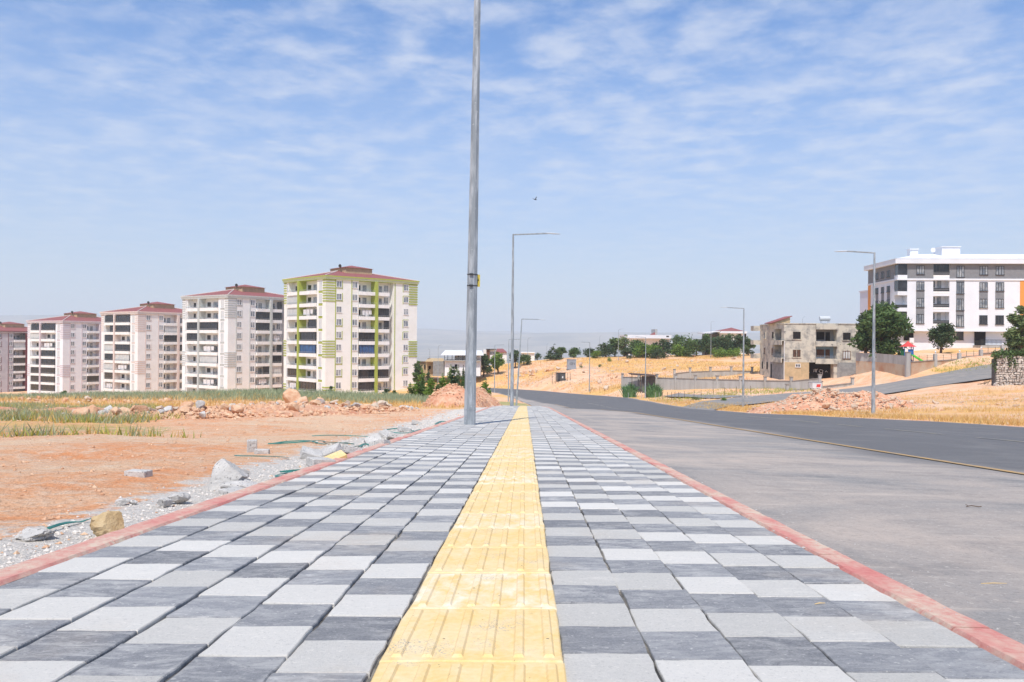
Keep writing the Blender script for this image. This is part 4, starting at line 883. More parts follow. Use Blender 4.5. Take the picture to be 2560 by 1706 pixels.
def rock_mesh(seed, mt, sub=2, rough=0.3, flat=0.75, cuts=9):
    bm = bmesh.new(); bmesh.ops.create_icosphere(bm, subdivisions=sub, radius=1.0); r = random.Random(seed); off = Vector((r.random() * 50, r.random() * 50, r.random() * 50))
    planes = [(Vector((r.gauss(0, 1), r.gauss(0, 1), r.gauss(0, 0.8))).normalized(), 0.38 + 0.34 * r.random()) for _ in range(cuts)]
    for v in bm.verts:
        p = v.co.copy(); p *= 1 + rough * mnoise.noise(p * 1.3 + off) + 0.12 * mnoise.noise(p * 3.4 + off) + (0.09 * mnoise.noise(p * 7.5 + off) if sub > 2 else 0)
        for n, d in planes:
            e = p.dot(n) - d
            if e > 0: p -= n * e * 0.97
        if sub > 2: p += v.co * 0.035 * mnoise.noise(p * 16 + off)
        p.z *= flat; v.co = p
    me = bpy.data.meshes.new('rock'); bm.to_mesh(me); bm.free(); me.materials.append(mt); return me
RK = {m: [rock_mesh(i * 7 + j, M[m], 2) for i in range(5)] for j, m in enumerate(('rock', 'rock_red', 'rock_grey'))}
rk = random.Random(11)
def rock(X, Y, size, mt, label, group, sink=0.3, name='rock'):
    o = link(name, rk.choice(RK[mt]), None, (X, Y, tz(X, Y) + float(heap(X, Y)) + size * (0.5 - sink) * 0.75), rk.random() * 6.28, label=label, category='rock', group=group)
    s = size / 2; o.scale = (s * (0.8 + 0.5 * rk.random()), s * (0.8 + 0.4 * rk.random()), s * (0.7 + 0.5 * rk.random())); o.rotation_euler = (rk.gauss(0, .3), rk.gauss(0, .3), rk.random() * 6.28); return o
def pebbles(name, mt, pts, sizes, label, cat='rubble', lift=0.0):
    m = MB(); r = random.Random(9)
    base = [(1,0,0),(-1,0,0),(0,1,0),(0,-1,0),(0,0,1),(0,0,-1)]; fs = [(0,2,4),(2,1,4),(1,3,4),(3,0,4),(2,0,5),(1,2,5),(3,1,5),(0,3,5)]
    PA = np.array(pts, float); zz = terrain(PA[:, 0], PA[:, 1]) + heap(PA[:, 0], PA[:, 1])
    for (X, Y), s, z in zip(pts, sizes, zz):
        a = r.random() * 6.28; ca, sa = math.cos(a), math.sin(a); k = [s * (0.35 + 0.4 * r.random()) for _ in range(6)]; k[4] *= 0.8; k[5] *= 0.8
        vs = []
        for (x, y, w), q in zip(base, k):
            x, y, w = x * q + r.gauss(0, .1) * s, y * q + r.gauss(0, .1) * s, w * q; vs.append((X + x * ca - y * sa, Y + x * sa + y * ca, z + w + 0.12 * s + lift))
        m.add(vs, fs)
    return m.build(name, mt, None, kind='stuff', label=label, category=cat)
def dome(name, mt, cx, cy, rx, ry, h, seed, label, rough=0.16, rz=0.0, **kw):
    """heap of earth: sits into the land, uneven flanks"""
    n, k = 64, 26; vs = []; m = MB()
    for i in range(k + 1):
        t = i / k
        for j in range(n):
            a = 2 * math.pi * j / n; q = t * (1 + 0.16 * mnoise.noise(Vector((math.cos(a) * 1.4, math.sin(a) * 1.4, seed))))
            lx, ly_ = rx * q * math.cos(a), ry * q * math.sin(a); vs.append((cx + lx * math.cos(rz) - ly_ * math.sin(rz), cy + lx * math.sin(rz) + ly_ * math.cos(rz), t))
    A = np.array(vs); g = terrain(A[:, 0], A[:, 1], rough=False); t = A[:, 2]
    prof = np.clip(1 - t ** 1.5, 0, 1) ** 0.95
    A[:, 2] = g - 0.12 * sst((t - 0.8) / 0.2) - 0.03 + h * prof * (1 + 0.5 * fbm(A[:, 0], A[:, 1], 1.6, seed + 3)) + rough * fbm(A[:, 0], A[:, 1], 0.8, seed, 4) * np.clip(1.4 - t, 0, 1)
    m.add([tuple(v) for v in A], [(i*n + j, i*n + (j+1) % n, (i+1)*n + (j+1) % n, (i+1)*n + j) for i in range(k) for j in range(n)])
    return m.build(name, mt, None, smooth=True, label=label, category='earth mound', **kw)
dome('earth_mound', M['mound'], -2.75, 43, 1.8, 3.4, 1.2, 2.0, 'heap of red earth piled beside the paving behind the near lamp post')
dome('earth_mound', M['mound'], -2.3, 56.5, 1.75, 4.2, 1.05, 5.0, 'lower stony heap of red earth spilling toward the end of the paving')
dome('earth_mound', M['soil' if False else 'mound'], 27.0, 73, 7.6, 5.2, 1.5, 9.0, 'broad rubble mound of red earth and pale stones by the side street', rough=0.35)
dome('earth_mound', M['mound'], -6.2, 24.2, 7.4, 1.7, 0.22, 13.0, 'long low bank of rubble and red soil across the dirt lot', rz=1.21, rough=0.18)
dome('earth_mound', M['mound'], -11.5, 21.5, 3.4, 1.6, 0.2, 17.0, 'small stony rise of soil at the weedy end of the rubble bank')

def scatter(n, cx, cy, rx, ry, rz=0.0, r=rk):
    out = []
    while len(out) < n:
        a, b = r.gauss(0, 0.5), r.gauss(0, 0.5)
        if a * a + b * b > 1: continue
        x, y = a * rx, b * ry; out.append((cx + x * math.cos(rz) - y * math.sin(rz), cy + x * math.sin(rz) + y * math.cos(rz)))
    return out
BANK = ((84, -6.6, 23.2, 6.4, 1.7, 1.21), (34, -8.6, 19.4, 2.0, 1.3, 0.2), (30, -4.6, 29.0, 2.2, 1.3, 1.2))
for n, cx, cy, rx, ry, rz in BANK:
    for X, Y in scatter(n, cx, cy, rx, ry, rz):
        o = rock(X, Y, 0.12 + 0.30 * rk.random() ** 2.4, rk.choice(('rock', 'rock_red', 'rock_red', 'rock', 'rock_grey')), 'pale broken stone in the long rubble bank across the dirt lot', 'stones of the rubble bank', 0.1)
for X, Y in scatter(16, -4.4, 32, 1.2, 1.0): rock(X, Y, 0.14 + 0.2 * rk.random(), 'rock_grey', 'grey concrete lump dumped near the foot of the red earth heap', 'grey lumps by the red earth heap', 0.1)
for X, Y in scatter(22, -23, 43, 6.5, 3.5): rock(X, Y, 0.25 + 0.5 * rk.random() ** 2, rk.choice(('rock', 'rock_red')), 'weathered stone on the weedy crest before the mauve striped tower', 'stones on the weedy crest', 0.25)
for X, Y in scatter(14, -8.6, 38, 3.4, 2.6): rock(X, Y, 0.25 + 0.3 * rk.random() ** 2, 'rock_red', 'reddish stone in the grass above the rubble bank', 'stones above the rubble bank', 0.2)
big = rock(*ground_at(735, 1018).xy, 0.95, 'rock_red', 'large reddish boulder standing above the rubble bank', 'boulders of the rubble bank', 0.05); big.scale.z *= 1.3
for i, (px, py, sz) in enumerate(((700, 1022, 0.5), (760, 1030, 0.55), (798, 1034, 0.42))): rock(*ground_at(px, py).xy, sz, 'rock_red', 'red boulder heaped at the foot of the largest boulder', 'red boulders heaped on the bank', 0.1)
for X, Y in scatter(46, 27.5, 70.5, 6.5, 4.4): o = rock(X, Y, 0.28 + 0.6 * rk.random() ** 2, rk.choice(('rock', 'rock', 'rock_red')), 'pale stone lying on the rubble mound by the side street', 'stones on the rubble mound', 0.15)
for X, Y in scatter(34, 42, 68, 17, 17):
    if X < 23: continue
    rock(X, Y, 0.2 + 0.5 * rk.random() ** 2, rk.choice(('rock', 'rock', 'rock_red')), 'pale stone scattered in the dry field below the stone wall', 'stones in the dry field', 0.25)
for X, Y in scatter(24, 6, 218, 8, 6): rock(X, Y, 0.6 + 1.2 * rk.random() ** 1.5, rk.choice(('rock', 'rock', 'rock_red')), 'pale limestone block in the outcrop above the bend', 'limestone outcrop blocks', 0.2)
for px, py in ((1568, 907), (1695, 916), (1535, 935), (1522, 940), (1540, 943), (1556, 948), (1528, 946), (1500, 958), (1515, 975), (1660, 925), (1730, 905), (1600, 890), (1835, 898), (1450, 912), (1415, 915), (1460, 930), (1705, 892), (1720, 890), (1735, 892)): rock(*ground_at(px, py).xy, 0.7 + 0.9 * rk.random(), rk.choice(('rock', 'rock_red')), 'loose pale rock on the dry hillside above the avenue', 'rocks on the dry hillside', 0.25)
pts = scatter(2600, -6.4, 23.8, 7.6, 1.9, 1.21) + scatter(700, -9, 19, 3, 1.8); pebbles('rubble', M['rock_red'], pts, [0.04 + 0.11 * rk.random() ** 2 for _ in pts], 'small broken stones strewn through the rubble bank')
pts = scatter(1500, 27, 71, 8, 6); pebbles('rubble', M['rock'], pts, [0.06 + 0.16 * rk.random() ** 2 for _ in pts], 'small pale stones strewn over the rubble mound')
pts = scatter(1100, -3.0, 44, 2.6, 4.2) + scatter(500, -2, 56, 2, 4); pebbles('rubble', M['rock_red'], pts, [0.04 + 0.09 * rk.random() ** 2 for _ in pts], 'small stones at the skirts of the red earth heaps')
pts = [(X, Y) for X, Y in scatter(3200, 45, 75, 26, 26) if X > EDGE_R(Y) + 0.6] + [(20.5 + rk.random() * 2.4 + 0.016 * Y, Y) for Y in [22 + 100 * rk.random() for _ in range(1000)]]
pebbles('rubble', M['rock'], pts, [0.03 + 0.13 * rk.random() ** 2.5 for _ in pts], 'small pale stones scattered over the dry field and road verge')
pts = [(21 + rk.random() * 14, 105 + 45 * rk.random()) for _ in range(900)]; pebbles('rubble', M['rock'], pts, [0.08 + 0.2 * rk.random() ** 2 for _ in pts], 'pale rubble along the fenced verge before the concrete wall')
pts = [(X, Y) for X, Y in scatter(2600, 20, 200, 34, 34) if X > EDGE_R(Y) + 1]; pebbles('rubble', M['rock'], pts, [0.1 + 0.35 * rk.random() ** 3 for _ in pts], 'loose stones over the dry hillside')
# crushed concrete spill along the kerb, and grit over the lot
gp, gs = [], []
for _ in range(9000):
    Y = 2.0 + 30 * rk.random() ** 1.9; w = 0.10 + 0.02 * Y; s = S_IN_L - KW - abs(rk.gauss(0, 0.55)) * w * 2.1 + 0.004; gp.append((xc(Y) + s, Y)); gs.append((0.005 + 0.016 * rk.random() ** 3) * (0.8 + 0.045 * Y))
pebbles('gravel', M['gravel'], gp, gs, 'crushed pale concrete spilled along the red kerb', 'gravel')
gp, gs = [], []
for _ in range(4200):
    Y = 3.0 + 24 * rk.random() ** 1.5; X = xc(Y) - 1.7 - (0.62 * Y + 1) * rk.random(); gp.append((X, Y)); gs.append((0.006 + 0.03 * rk.random() ** 4) * (0.7 + 0.05 * Y))
pebbles('gravel', M['rock_red'], gp, gs, 'grit and small stones over the bare red lot', 'gravel')
gp, gs = [], []
for _ in range(420):
    Y = 1.8 + 9 * rk.random() ** 1.6; X = xc(Y) + S_IN_R + KW * rk.random() if rk.random() < 0.55 else xc(Y) + S_IN_R + KW + 0.02 + 2.2 * rk.random() ** 3; gp.append((X, Y)); gs.append(0.002 + 0.008 * rk.random() ** 3)
zfix = [(float(zwalk(x, y)) if x < xc(y) + S_IN_R + KW else float(zroad(x, y))) for x, y in gp]
m = MB(); r9 = random.Random(4)
for (x, y), s, z in zip(gp, gs, zfix):
    k = [s * (0.5 + 0.6 * r9.random()) for _ in range(5)]; m.add([(x + k[0], y, z), (x, y + k[1], z), (x - k[2], y, z), (x, y - k[3], z), (x, y, z + k[4] * 0.45 + 0.001)], [(0, 1, 4), (1, 2, 4), (2, 3, 4), (3, 0, 4)])
m.build('gravel', M['rock_grey'], None, kind='stuff', label='fine grit lying on the kerb and gutter', category='gravel')

# single lumps beside the kerb
def lump(px, py, wpx, hpx, mt, label, seed, tilt=(0, 0, 0), sub=3, flat=0.85, cuts=6, rough=0.3, name='rock'):
    g = ground_at(px, py); k = g.y / F; me = rock_mesh(seed, M[mt], sub, rough, flat, cuts); co = np.array([v.co for v in me.vertices]); ex = np.ptp(co, 0)
    o = link(name, me, None, (g.x, g.y + 0.3 * wpx * k, 0), 0, label=label, category='rock')
    o.scale = (wpx * k / ex[0], wpx * k * 0.8 / ex[1], hpx * k / ex[2]); o.rotation_euler = tilt; o.location.z = tz(g.x, o.location.y) + hpx * k * 0.40; return o
lump(270, 1347, 92, 74, 'rock_brown', 'round brown earthy rock resting against the red kerb', 5, flat=1.0, cuts=5, sub=4, rough=0.4)
lump(545, 1226, 122, 88, 'rock_grey', 'large tilted grey concrete chunk beside the kerb', 71, tilt=(0.1, -0.45, 0.5), sub=4, cuts=7)
lump(605, 1203, 46, 40, 'rock_grey', 'smaller dark-sided concrete chunk leaning by the large tilted one', 23, sub=4)
lump(75, 1352, 100, 36, 'rock_grey', 'flat crumbling concrete lump in the pale spill near the brown rock', 31, flat=0.6, sub=4, rough=0.5, cuts=3)
lump(440, 1262, 62, 30, 'rock_grey', 'rough grey lump in the pale spill beyond the brown rock', 37, flat=0.7)
lump(405, 1270, 40, 26, 'rock_grey', 'small grey lump touching the rough lump in the spill', 41)
lump(300, 1265, 36, 20, 'rock_grey', 'small grey stone on the inner edge of the pale spill', 43)
lump(330, 1262, 22, 14, 'rock_grey', 'tiny grey stone next to the small one on the spill', 47)
lump(590, 1232, 70, 30, 'rock_grey', 'low grey slab lump at the foot of the tilted chunk', 53, flat=0.5)
lump(690, 1222, 50, 20, 'rock', 'pale low stone touching the kerb past the concrete chunks', 59, flat=0.6)
bl = random.Random(21)
def block(px, py, dims, rz, mt, label, tilt=(0, 0), lift=0.0, name='paving_block', group=None):
    g = ground_at(px, py); m = MB(); a, b, c = dims; m.box(-a/2, a/2, -b/2, b/2, 0, c); me_o = m.build(name, M[mt], None, (g.x, g.y, tz(g.x, g.y) - 0.006 + lift), 0, label=label, category='paving block')
    me_o.rotation_euler = (tilt[0], tilt[1], rz)
    if group: me_o['group'] = group
    bv = me_o.modifiers.new('b', 'BEVEL'); bv.width = min(dims) * 0.08; bv.segments = 1; return me_o
block(346, 1190, (0.155, 0.10, 0.045), -0.18, 'rock_grey', 'single grey paving block lying flat on the red lot')
block(630, 1130, (0.10, 0.10, 0.13), 0.3, 'rock_grey', 'upright grey paving block standing on the red lot')
block(655, 1134, (0.14, 0.08, 0.05), 0.1, 'rock_grey', 'flat block fragment beside the upright one')
for i, (px, py, rz, ty) in enumerate(((775, 1146, .3, .3), (830, 1140, -.2, -.4), (875, 1138, .5, .2), (870, 1165, -.3, .5), (845, 1172, .2, -.3), (935, 1110, .4, -.3), (965, 1096, -.4, .5), (985, 1100, .2, .3), (950, 1118, -.3, -.2), (1010, 1080, .4, .2), (905, 1150, .3, .6), (800, 1168, .6, .1), (1040, 1062, .1, .3))):
    block(px, py, (0.19, 0.17, 0.07), rz, 'rock_grey', 'broken grey paving block tumbled against the kerb', (bl.gauss(0, .3), ty), 0.01, group='broken blocks against the kerb')
block(830, 1158, (0.24, 0.14, 0.03), 0.5, 'tactile', 'broken yellow tactile slab lying in the block rubble', (0.2, -0.35), 0.03)
block(215, 1368, (0.07, 0.05, 0.012), 0.2, 'tactile', 'small yellow tile chip by the kerb in front of the brown rock')
for i, (px, py) in enumerate(((590, 1238), (640, 1228), (860, 1182), (900, 1170))): block(px, py, (0.2, 0.12, 0.05), bl.random() * 3, 'rock_grey', 'grey slab fragment half buried in the pale spill', (bl.gauss(0, .2), bl.gauss(0, .2)), -0.01, name='slab_fragment', group='half buried fragments')

# green plastic packing straps
def strap(pix, label, w=0.016, close=False):
    P = [ground_at(x, y) for x, y in pix]; pts = []
    for i in range(len(P) - 1):
        p0, p1, p2, p3 = P[max(i-1, 0)], P[i], P[i+1], P[min(i+2, len(P)-1)]
        for j in range(8):
            t = j / 8; q = 0.5 * ((2 * p1) + (p2 - p0) * t + (2*p0 - 5*p1 + 4*p2 - p3) * t*t + (-p0 + 3*p1 - 3*p2 + p3) * t**3); pts.append(q)
    pts.append(P[-1]); r = random.Random(int(pix[0][0])); m = MB(); vs = []
    for i, q in enumerate(pts):
        d = pts[min(i+1, len(pts)-1)] - pts[max(i-1, 0)]; d.z = 0; d.normalize(); n = Vector((-d.y, d.x, 0)); z = tz(q.x, q.y) + 0.008 + 0.014 * abs(math.sin(i * 0.13 + 1)) ; w_ = w * 0.6; tw = 0.5 * math.sin(i * 0.12 + 1)
        e = n * math.cos(tw) + Vector((0, 0, math.sin(tw))); t = 0.0015; up = Vector((0, 0, 1))
        c = Vector((q.x, q.y, z)); vs += [c - e * w_ - up * t, c + e * w_ - up * t, c + e * w_ + up * t, c - e * w_ + up * t]
    m.add(vs, [(4*i + j, 4*i + (j+1) % 4, 4*i + 4 + (j+1) % 4, 4*i + 4 + j) for i in range(len(pts) - 1) for j in range(4)] + [(3, 2, 1, 0), (len(vs)-4, len(vs)-3, len(vs)-2, len(vs)-1)])
    m.build('packing_strap', M['strap'], None, label=label, category='strap')
strap([(120, 1332), (165, 1318), (200, 1308), (232, 1304)], 'green packing strap curling out from behind the brown rock', 0.011)
strap([(700, 1186), (760, 1182), (770, 1188), (740, 1196), (700, 1198), (692, 1190), (730, 1184)], 'green packing strap loop lying against the kerb', 0.014)
strap([(670, 1112), (740, 1110), (800, 1104), (820, 1110), (885, 1114)], 'long green strap on the red lot', 0.018)
strap([(680, 1113), (760, 1106), (810, 1112), (870, 1110)], 'second long green strap lying across the first', 0.014)
strap([(586, 1144), (640, 1146), (700, 1144), (722, 1150)], 'thin green strap near the upright block', 0.010)
strap([(900, 1120), (915, 1114), (940, 1122), (905, 1128), (880, 1124), (900, 1116)], 'tangled green strap among the broken blocks', 0.02)
strap([(960, 1078), (1000, 1074), (1035, 1080), (1000, 1086), (965, 1082)], 'flattened green strap loop above the broken blocks', 0.02)
strap([(1020, 1092), (1050, 1078), (1070, 1082), (1040, 1092), (1015, 1096), (1045, 1086)], 'bunched green strap beside the kerb past the blocks', 0.025)
strap([(1088, 1064), (1105, 1056), (1130, 1062), (1105, 1068), (1090, 1064)], 'bunched green strap near the foot of the near lamp post', 0.03)
strap([(780, 1094), (860, 1092), (940, 1094)], 'straight thin green strap across the dusty lot', 0.012)
# straws and twigs on the road and paving
for (px, py, ln, rz, mtn, zf, lab) in ((2485, 1461, 0.10, 0.05, 'straw_p', zroad, 'dry straw stalk lying on the dusty lane'), (2050, 1512, 0.035, 0.3, 'straw_p', zwalk, 'short dry stalk on a dark paver')):
    M.setdefault('straw_p', mat('dry_stalk', srgb(214, 182, 126), None))
    d = pt(px, py, 1.0); Y = 2.0
    for _ in range(30): Y = float(zf(d.x * Y, Y)) / d.z
    m = MB(); m.tube([(-ln/2, 0, 0), (0, 0.002, 0.001), (ln/2, 0, 0)], [0.0012, 0.0018, 0.0008], 5); m.build('straw_stalk', M[mtn], None, (d.x * Y, Y, float(zf(d.x * Y, Y)) + 0.003), rz, label=lab, category='straw')
d = pt(2435, 1270, 1.0); Y = 4.0
for _ in range(30): Y = float(zroad(d.x * Y, Y)) / d.z
m = MB(); m.tube([(-.05, 0, .004), (-.01, .012, .008), (.03, 0, .004), (.055, .012, .003)], 0.0032, 5); m.tube([(-.03, .01, .006), (-.04, .03, .012)], 0.002, 4); m.tube([(.015, 0, .006), (.035, -.025, .008)], 0.002, 4); m.build('twig', M['trunk'], None, (d.x * Y, Y, float(zroad(d.x * Y, Y)) + 0.004), 0, label='small dark twig lying on the dusty lane', category='twig')

# ------------------------------------------------------------------ trees, shrubs, grass
def leaf_cloud(name, mt, parent, blobs, n, size, seed, droop=0.0, elong=1.5):
    """leaf-sized faces spread through lumpy volumes; blobs = (x, y, z, rx, ry, rz)"""
    g = np.random.default_rng(seed); B = np.array(blobs, float); vol = (B[:, 3] * B[:, 4] * B[:, 5]) ** 0.75; which = g.choice(len(B), n, p=vol / vol.sum())
    d = g.normal(size=(n, 3)); d /= np.linalg.norm(d, axis=1)[:, None]; rad = g.random(n) ** 0.38
    lump_ = 1 + 0.22 * np.sin(d[:, 0] * 5 + which * 1.7) * np.sin(d[:, 1] * 4.3 + which) + 0.18 * np.sin(d[:, 2] * 6.1 + which * 2.3)
    p = B[which, :3] + d * B[which, 3:] * (rad * lump_)[:, None]
    t = g.normal(size=(n, 3)); t[:, 2] = t[:, 2] * 0.6 - droop; t /= np.linalg.norm(t, axis=1)[:, None]; q = np.cross(t, g.normal(size=(n, 3))); q /= np.linalg.norm(q, axis=1)[:, None]
    s = size * (0.6 + 0.8 * g.random(n))[:, None]; a = t * s * elong; b = q * s * 0.55
    vs = np.stack([p - a, p + b, p + a, p - b], 1).reshape(-1, 3); me = bpy.data.meshes.new(name); f = np.arange(4 * n).reshape(n, 4)
    me.from_pydata([tuple(v) for v in vs], [], [tuple(r_) for r_ in f.tolist()]); me.materials.append(mt)
    tone = np.clip(0.25 + 0.5 * g.random(n) + 0.25 * np.sin(which * 2.4), 0, 1); at = me.attributes.new('tone', 'FLOAT', 'FACE'); at.data.foreach_set('value', tone.astype('f')); me.update()
    return link(name, me, parent)
def tree(px, base, top, wpx, Y, leaf, label, seed, shape='round', name='tree', group=None, dens=1.0, zbase=None, trunk_frac=None):
    a, b = pt(px, base, Y), pt(px, top, Y); k = Y / F; w = wpx * k; z0 = tz(a.x, Y) if zbase is None else zbase; z0 = min(z0, b.z - 0.5); h = b.z - z0; r = random.Random(seed)
    root = empty(name, (a.x, Y, z0), r.random() * 0.5, label, 'shrub' if shape in ('column', 'bush') else 'tree', group)
    tf = trunk_frac if trunk_frac is not None else {'round': 0.22, 'cone': 0.1, 'column': 0.03, 'bush': 0.03}[shape]; blobs = []
    m = MB(); tr = 0.03 * h + 0.03; zt_ = h * (tf + 0.35)
    m.tube([(0, 0, -0.3), (r.gauss(0, .02) * h, 0, zt_ * 0.5), (r.gauss(0, .03) * h, r.gauss(0, .03) * h, zt_)], [tr * 1.2, tr, tr * 0.6], 7)
    if shape == 'cone':
        for i in range(9):
            t = i / 8; rr = w / 2 * (1 - t) ** 0.8 * (0.85 + 0.3 * r.random()) + 0.08 * w; 
            for j in range(max(1, int(5 * (1 - t)) + 1)):
                an = r.random() * 6.28; blobs.append((rr * 0.6 * math.cos(an), rr * 0.6 * math.sin(an), h * (tf + (0.95 - tf) * t), rr * 0.55, rr * 0.55, h * 0.055))
        m.tube([(0, 0, zt_), (0, 0, h * 0.95)], [tr * 0.6, 0.02], 6)
    elif shape == 'column':
        for i in range(8):
            t = i / 7; rr = w / 2 * (math.sin(math.pi * min(1, 0.18 + 0.8 * t)) ** 0.6) * (0.85 + 0.25 * r.random()); blobs.append((r.gauss(0, .1) * w, r.gauss(0, .1) * w, h * (0.08 + 0.86 * t), rr, rr, h * 0.13))
    else:
        nb = 15 if shape == 'round' else 9
        for i in range(nb):
            an = r.random() * 6.28; t = r.random() ** 0.8; zz = tf + (1 - tf) * (0.12 + 0.76 * t); rr = w / 2 * math.sin(math.pi * min(0.95, 0.25 + 0.65 * t)) ** 0.7; q = rr * (0.35 + 0.5 * r.random())
            s = w * (0.14 + 0.13 * r.random()); x, y, z = q * math.cos(an), q * math.sin(an), h * zz - s * 0.3; blobs.append((x, y, z, s, s, s * 0.8))
            if i < 6: m.tube([(0, 0, zt_ * (0.5 + 0.4 * r.random())), (x * 0.5, y * 0.5, (zt_ + z) / 2), (x, y, z)], [tr * 0.5, tr * 0.35, 0.02], 5)
        blobs.append((0, 0, h * (tf + (1 - tf) * 0.5), w * 0.26, w * 0.26, h * (1 - tf) * 0.34)); top_b = h - w * 0.14; blobs.append((r.gauss(0, .06) * w, 0, top_b, w * 0.15, w * 0.15, w * 0.13))
    m.build('trunk', M['trunk'], root)
    n = int(dens * (2600 if wpx > 60 else 1500 if wpx > 25 else 900)); leaf_cloud('crown', M[leaf], root, blobs, n, max(0.045 * (w * h) ** 0.5 * (0.72 if wpx > 60 else 1.0), 0.04), seed)
    return root
def c4(x): return 1020 + x / 5.6
def y4(y): return 780 + y / 5.6
def c5(x): return 1380 + x / 4.706
def y5(y): return 740 + y / 4.706
def c7(x): return 2100 + x / 3.92
def y7(y): return 600 + y / 3.92
HG = 'young cypress shrubs behind the earth heap'
for i, (x, b, t, w) in enumerate(((40, 1145, 1000, 100), (100, 1145, 960, 90), (185, 1145, 925, 130), (300, 1145, 905, 125), (420, 1120, 960, 100), (500, 1080, 885, 120), (755, 1060, 880, 100), (1070, 1100, 965, 120))):
    tree(c4(x), y4(b), y4(t), w / 5.6 * 1.35, 84 + (i % 3), 'leaf_b' if i % 2 else 'leaf_a', ('bright' if i % 2 else 'deeper') + ' green young cypress shrub behind the red earth heap', 100 + i, 'column', 'cypress_shrub', HG)
tree(c4(640), y4(1060), y4(760), 190 / 5.6, 88, 'leaf_c', 'dark round-leaved tree rising from the cypress shrubs', 120, 'round', 'tree', trunk_frac=0.1)
tree(c4(1145), y4(1130), y4(1060), 95 / 5.6, 80, 'leaf_b', 'low light green bush beside the stony earth heap', 121, 'bush', 'bush')
for i, (x, b, t, w, Y, lf, sh, lab) in enumerate(((590, 875, 755, 75, 198, 'leaf_b', 'column', 'small pointed green tree before the open terrace house'), (690, 875, 755, 95, 198, 'leaf_a', 'column', 'second pointed green tree before the open terrace house'), (775, 870, 765, 60, 200, 'leaf_c', 'column', 'dark pointed tree partly behind the near lamp post'),
        (1060, 815, 580, 240, 222, 'leaf_c', 'round', 'broad dark tree right of the open terrace house'), (1270, 810, 555, 240, 224, 'leaf_b', 'round', 'bright green tree beside the broad dark tree'), (1500, 780, 530, 180, 232, 'leaf_c', 'round', 'dark open tree behind the lamp post before the red-roofed cottage'), (1625, 780, 600, 230, 236, 'leaf_a', 'round', 'wide green tree left of the lone conifer slope'),
        (1815, 690, 570, 110, 262, 'leaf_c', 'round', 'small grey-green tree behind the crest by the lone conifer'), (2040, 690, 448, 210, 240, 'leaf_c', 'cone', 'dark lone conifer on the hill crest'), (2150, 670, 490, 170, 246, 'leaf_a', 'round', 'round green tree touching the lone conifer'),
        (135, 900, 680, 170, 200, 'leaf_a', 'round', 'leafy tree beside the corner of the lime striped tower'), (200, 890, 815, 130, 196, 'leaf_b', 'bush', 'light green bush before the low grey house'), (290, 880, 800, 90, 200, 'leaf_c', 'bush', 'dark bush before the low grey house'))):
    tree(c4(x), y4(b), y4(t), w / 5.6, Y, lf, lab, 140 + i, sh, 'bush' if sh == 'bush' else 'tree')
WG = 'trees of the grove before the villas'
for i, (x, b, t, w, Y, lf) in enumerate(((260, 750, 600, 155, 246, 'leaf_a'), (440, 750, 612, 130, 248, 'leaf_c'), (530, 780, 640, 115, 240, 'leaf_b'), (640, 735, 545, 185, 250, 'leaf_c'), (740, 735, 490, 175, 252, 'leaf_a'), (1000, 725, 505, 260, 246, 'leaf_a'), (1070, 720, 560, 200, 242, 'leaf_b'), (1190, 722, 560, 190, 240, 'leaf_b'), (1310, 715, 500, 210, 246, 'leaf_c'), (1465, 620, 448, 150, 262, 'leaf_a'),
        (1480, 715, 560, 170, 242, 'leaf_b'), (1590, 735, 478, 310, 244, 'leaf_a'), (1700, 715, 500, 190, 250, 'leaf_c'), (1810, 710, 430, 175, 254, 'leaf_a'), (1960, 712, 470, 240, 244, 'leaf_c'), (2060, 715, 432, 250, 252, 'leaf_a'), (2190, 712, 455, 230, 246, 'leaf_c'), (2310, 700, 500, 160, 246, 'leaf_a'), (1950, 715, 620, 200, 238, 'leaf_b'), (2130, 715, 620, 200, 238, 'leaf_b'), (1250, 715, 610, 150, 238, 'leaf_c'), (880, 715, 600, 120, 240, 'leaf_c'))):
    tree(c5(x), y5(b), y5(t), w / 4.706 * 1.25, Y, lf, {'leaf_a': 'mid green leafy tree in the grove in front of the villas', 'leaf_b': 'lighter yellow-green tree in the grove in front of the villas', 'leaf_c': 'dark green tree in the grove in front of the villas'}[lf], 170 + i, 'round', 'tree', WG, 0.9, trunk_frac=0.08)
tree(c5(850), y5(715), y5(445), 190 / 4.706, 250, 'leaf_d', 'thin olive-grey half bare tree at the end of the grove', 201, 'round', 'tree', dens=0.35)
tree(c7(420), y7(1130), y7(625), 520 / 3.92, 138, 'leaf_a', 'large spreading green tree between the unfinished house and the white block', 210, 'round', 'tree', dens=2.4, zbase=-2.2, trunk_frac=0.12)
tree(c7(250), y7(1130), y7(700), 240 / 3.92, 141, 'leaf_c', 'darker tree crown behind the large spreading tree', 211, 'round', 'tree', dens=1.2, zbase=-2.4, trunk_frac=0.12)
tree(c7(985), y7(1150), y7(805), 285 / 3.92, 144, 'leaf_c', 'small dark round-crowned tree in front of the white block', 212, 'round', 'tree', dens=1.1, zbase=-1.75, trunk_frac=0.3)
wl = tree(c7(1760), y7(1060), y7(640), 300 / 3.92, 117, 'leaf_d', 'drooping willow rising behind the ivy covered stone wall', 213, 'round', 'tree', dens=1.5, zbase=-3.2, trunk_frac=0.1)
for i, (px, b, t, w, Y, lf) in enumerate(((826, 985, 965, 26, 72, 'leaf_c'), (965, 986, 972, 26, 70, 'leaf_c'), (985, 988, 976, 30, 68, 'leaf_a'), (90, 1000, 985, 26, 70, 'leaf_a'), (163, 990, 976, 26, 70, 'leaf_a'), (640, 990, 972, 16, 72, 'leaf_b'))):
    tree(px, b, t, w, Y, lf, 'small leafy bush showing over the grassy crest before the towers', 220 + i, 'bush', 'bush', 'bushes over the crest')
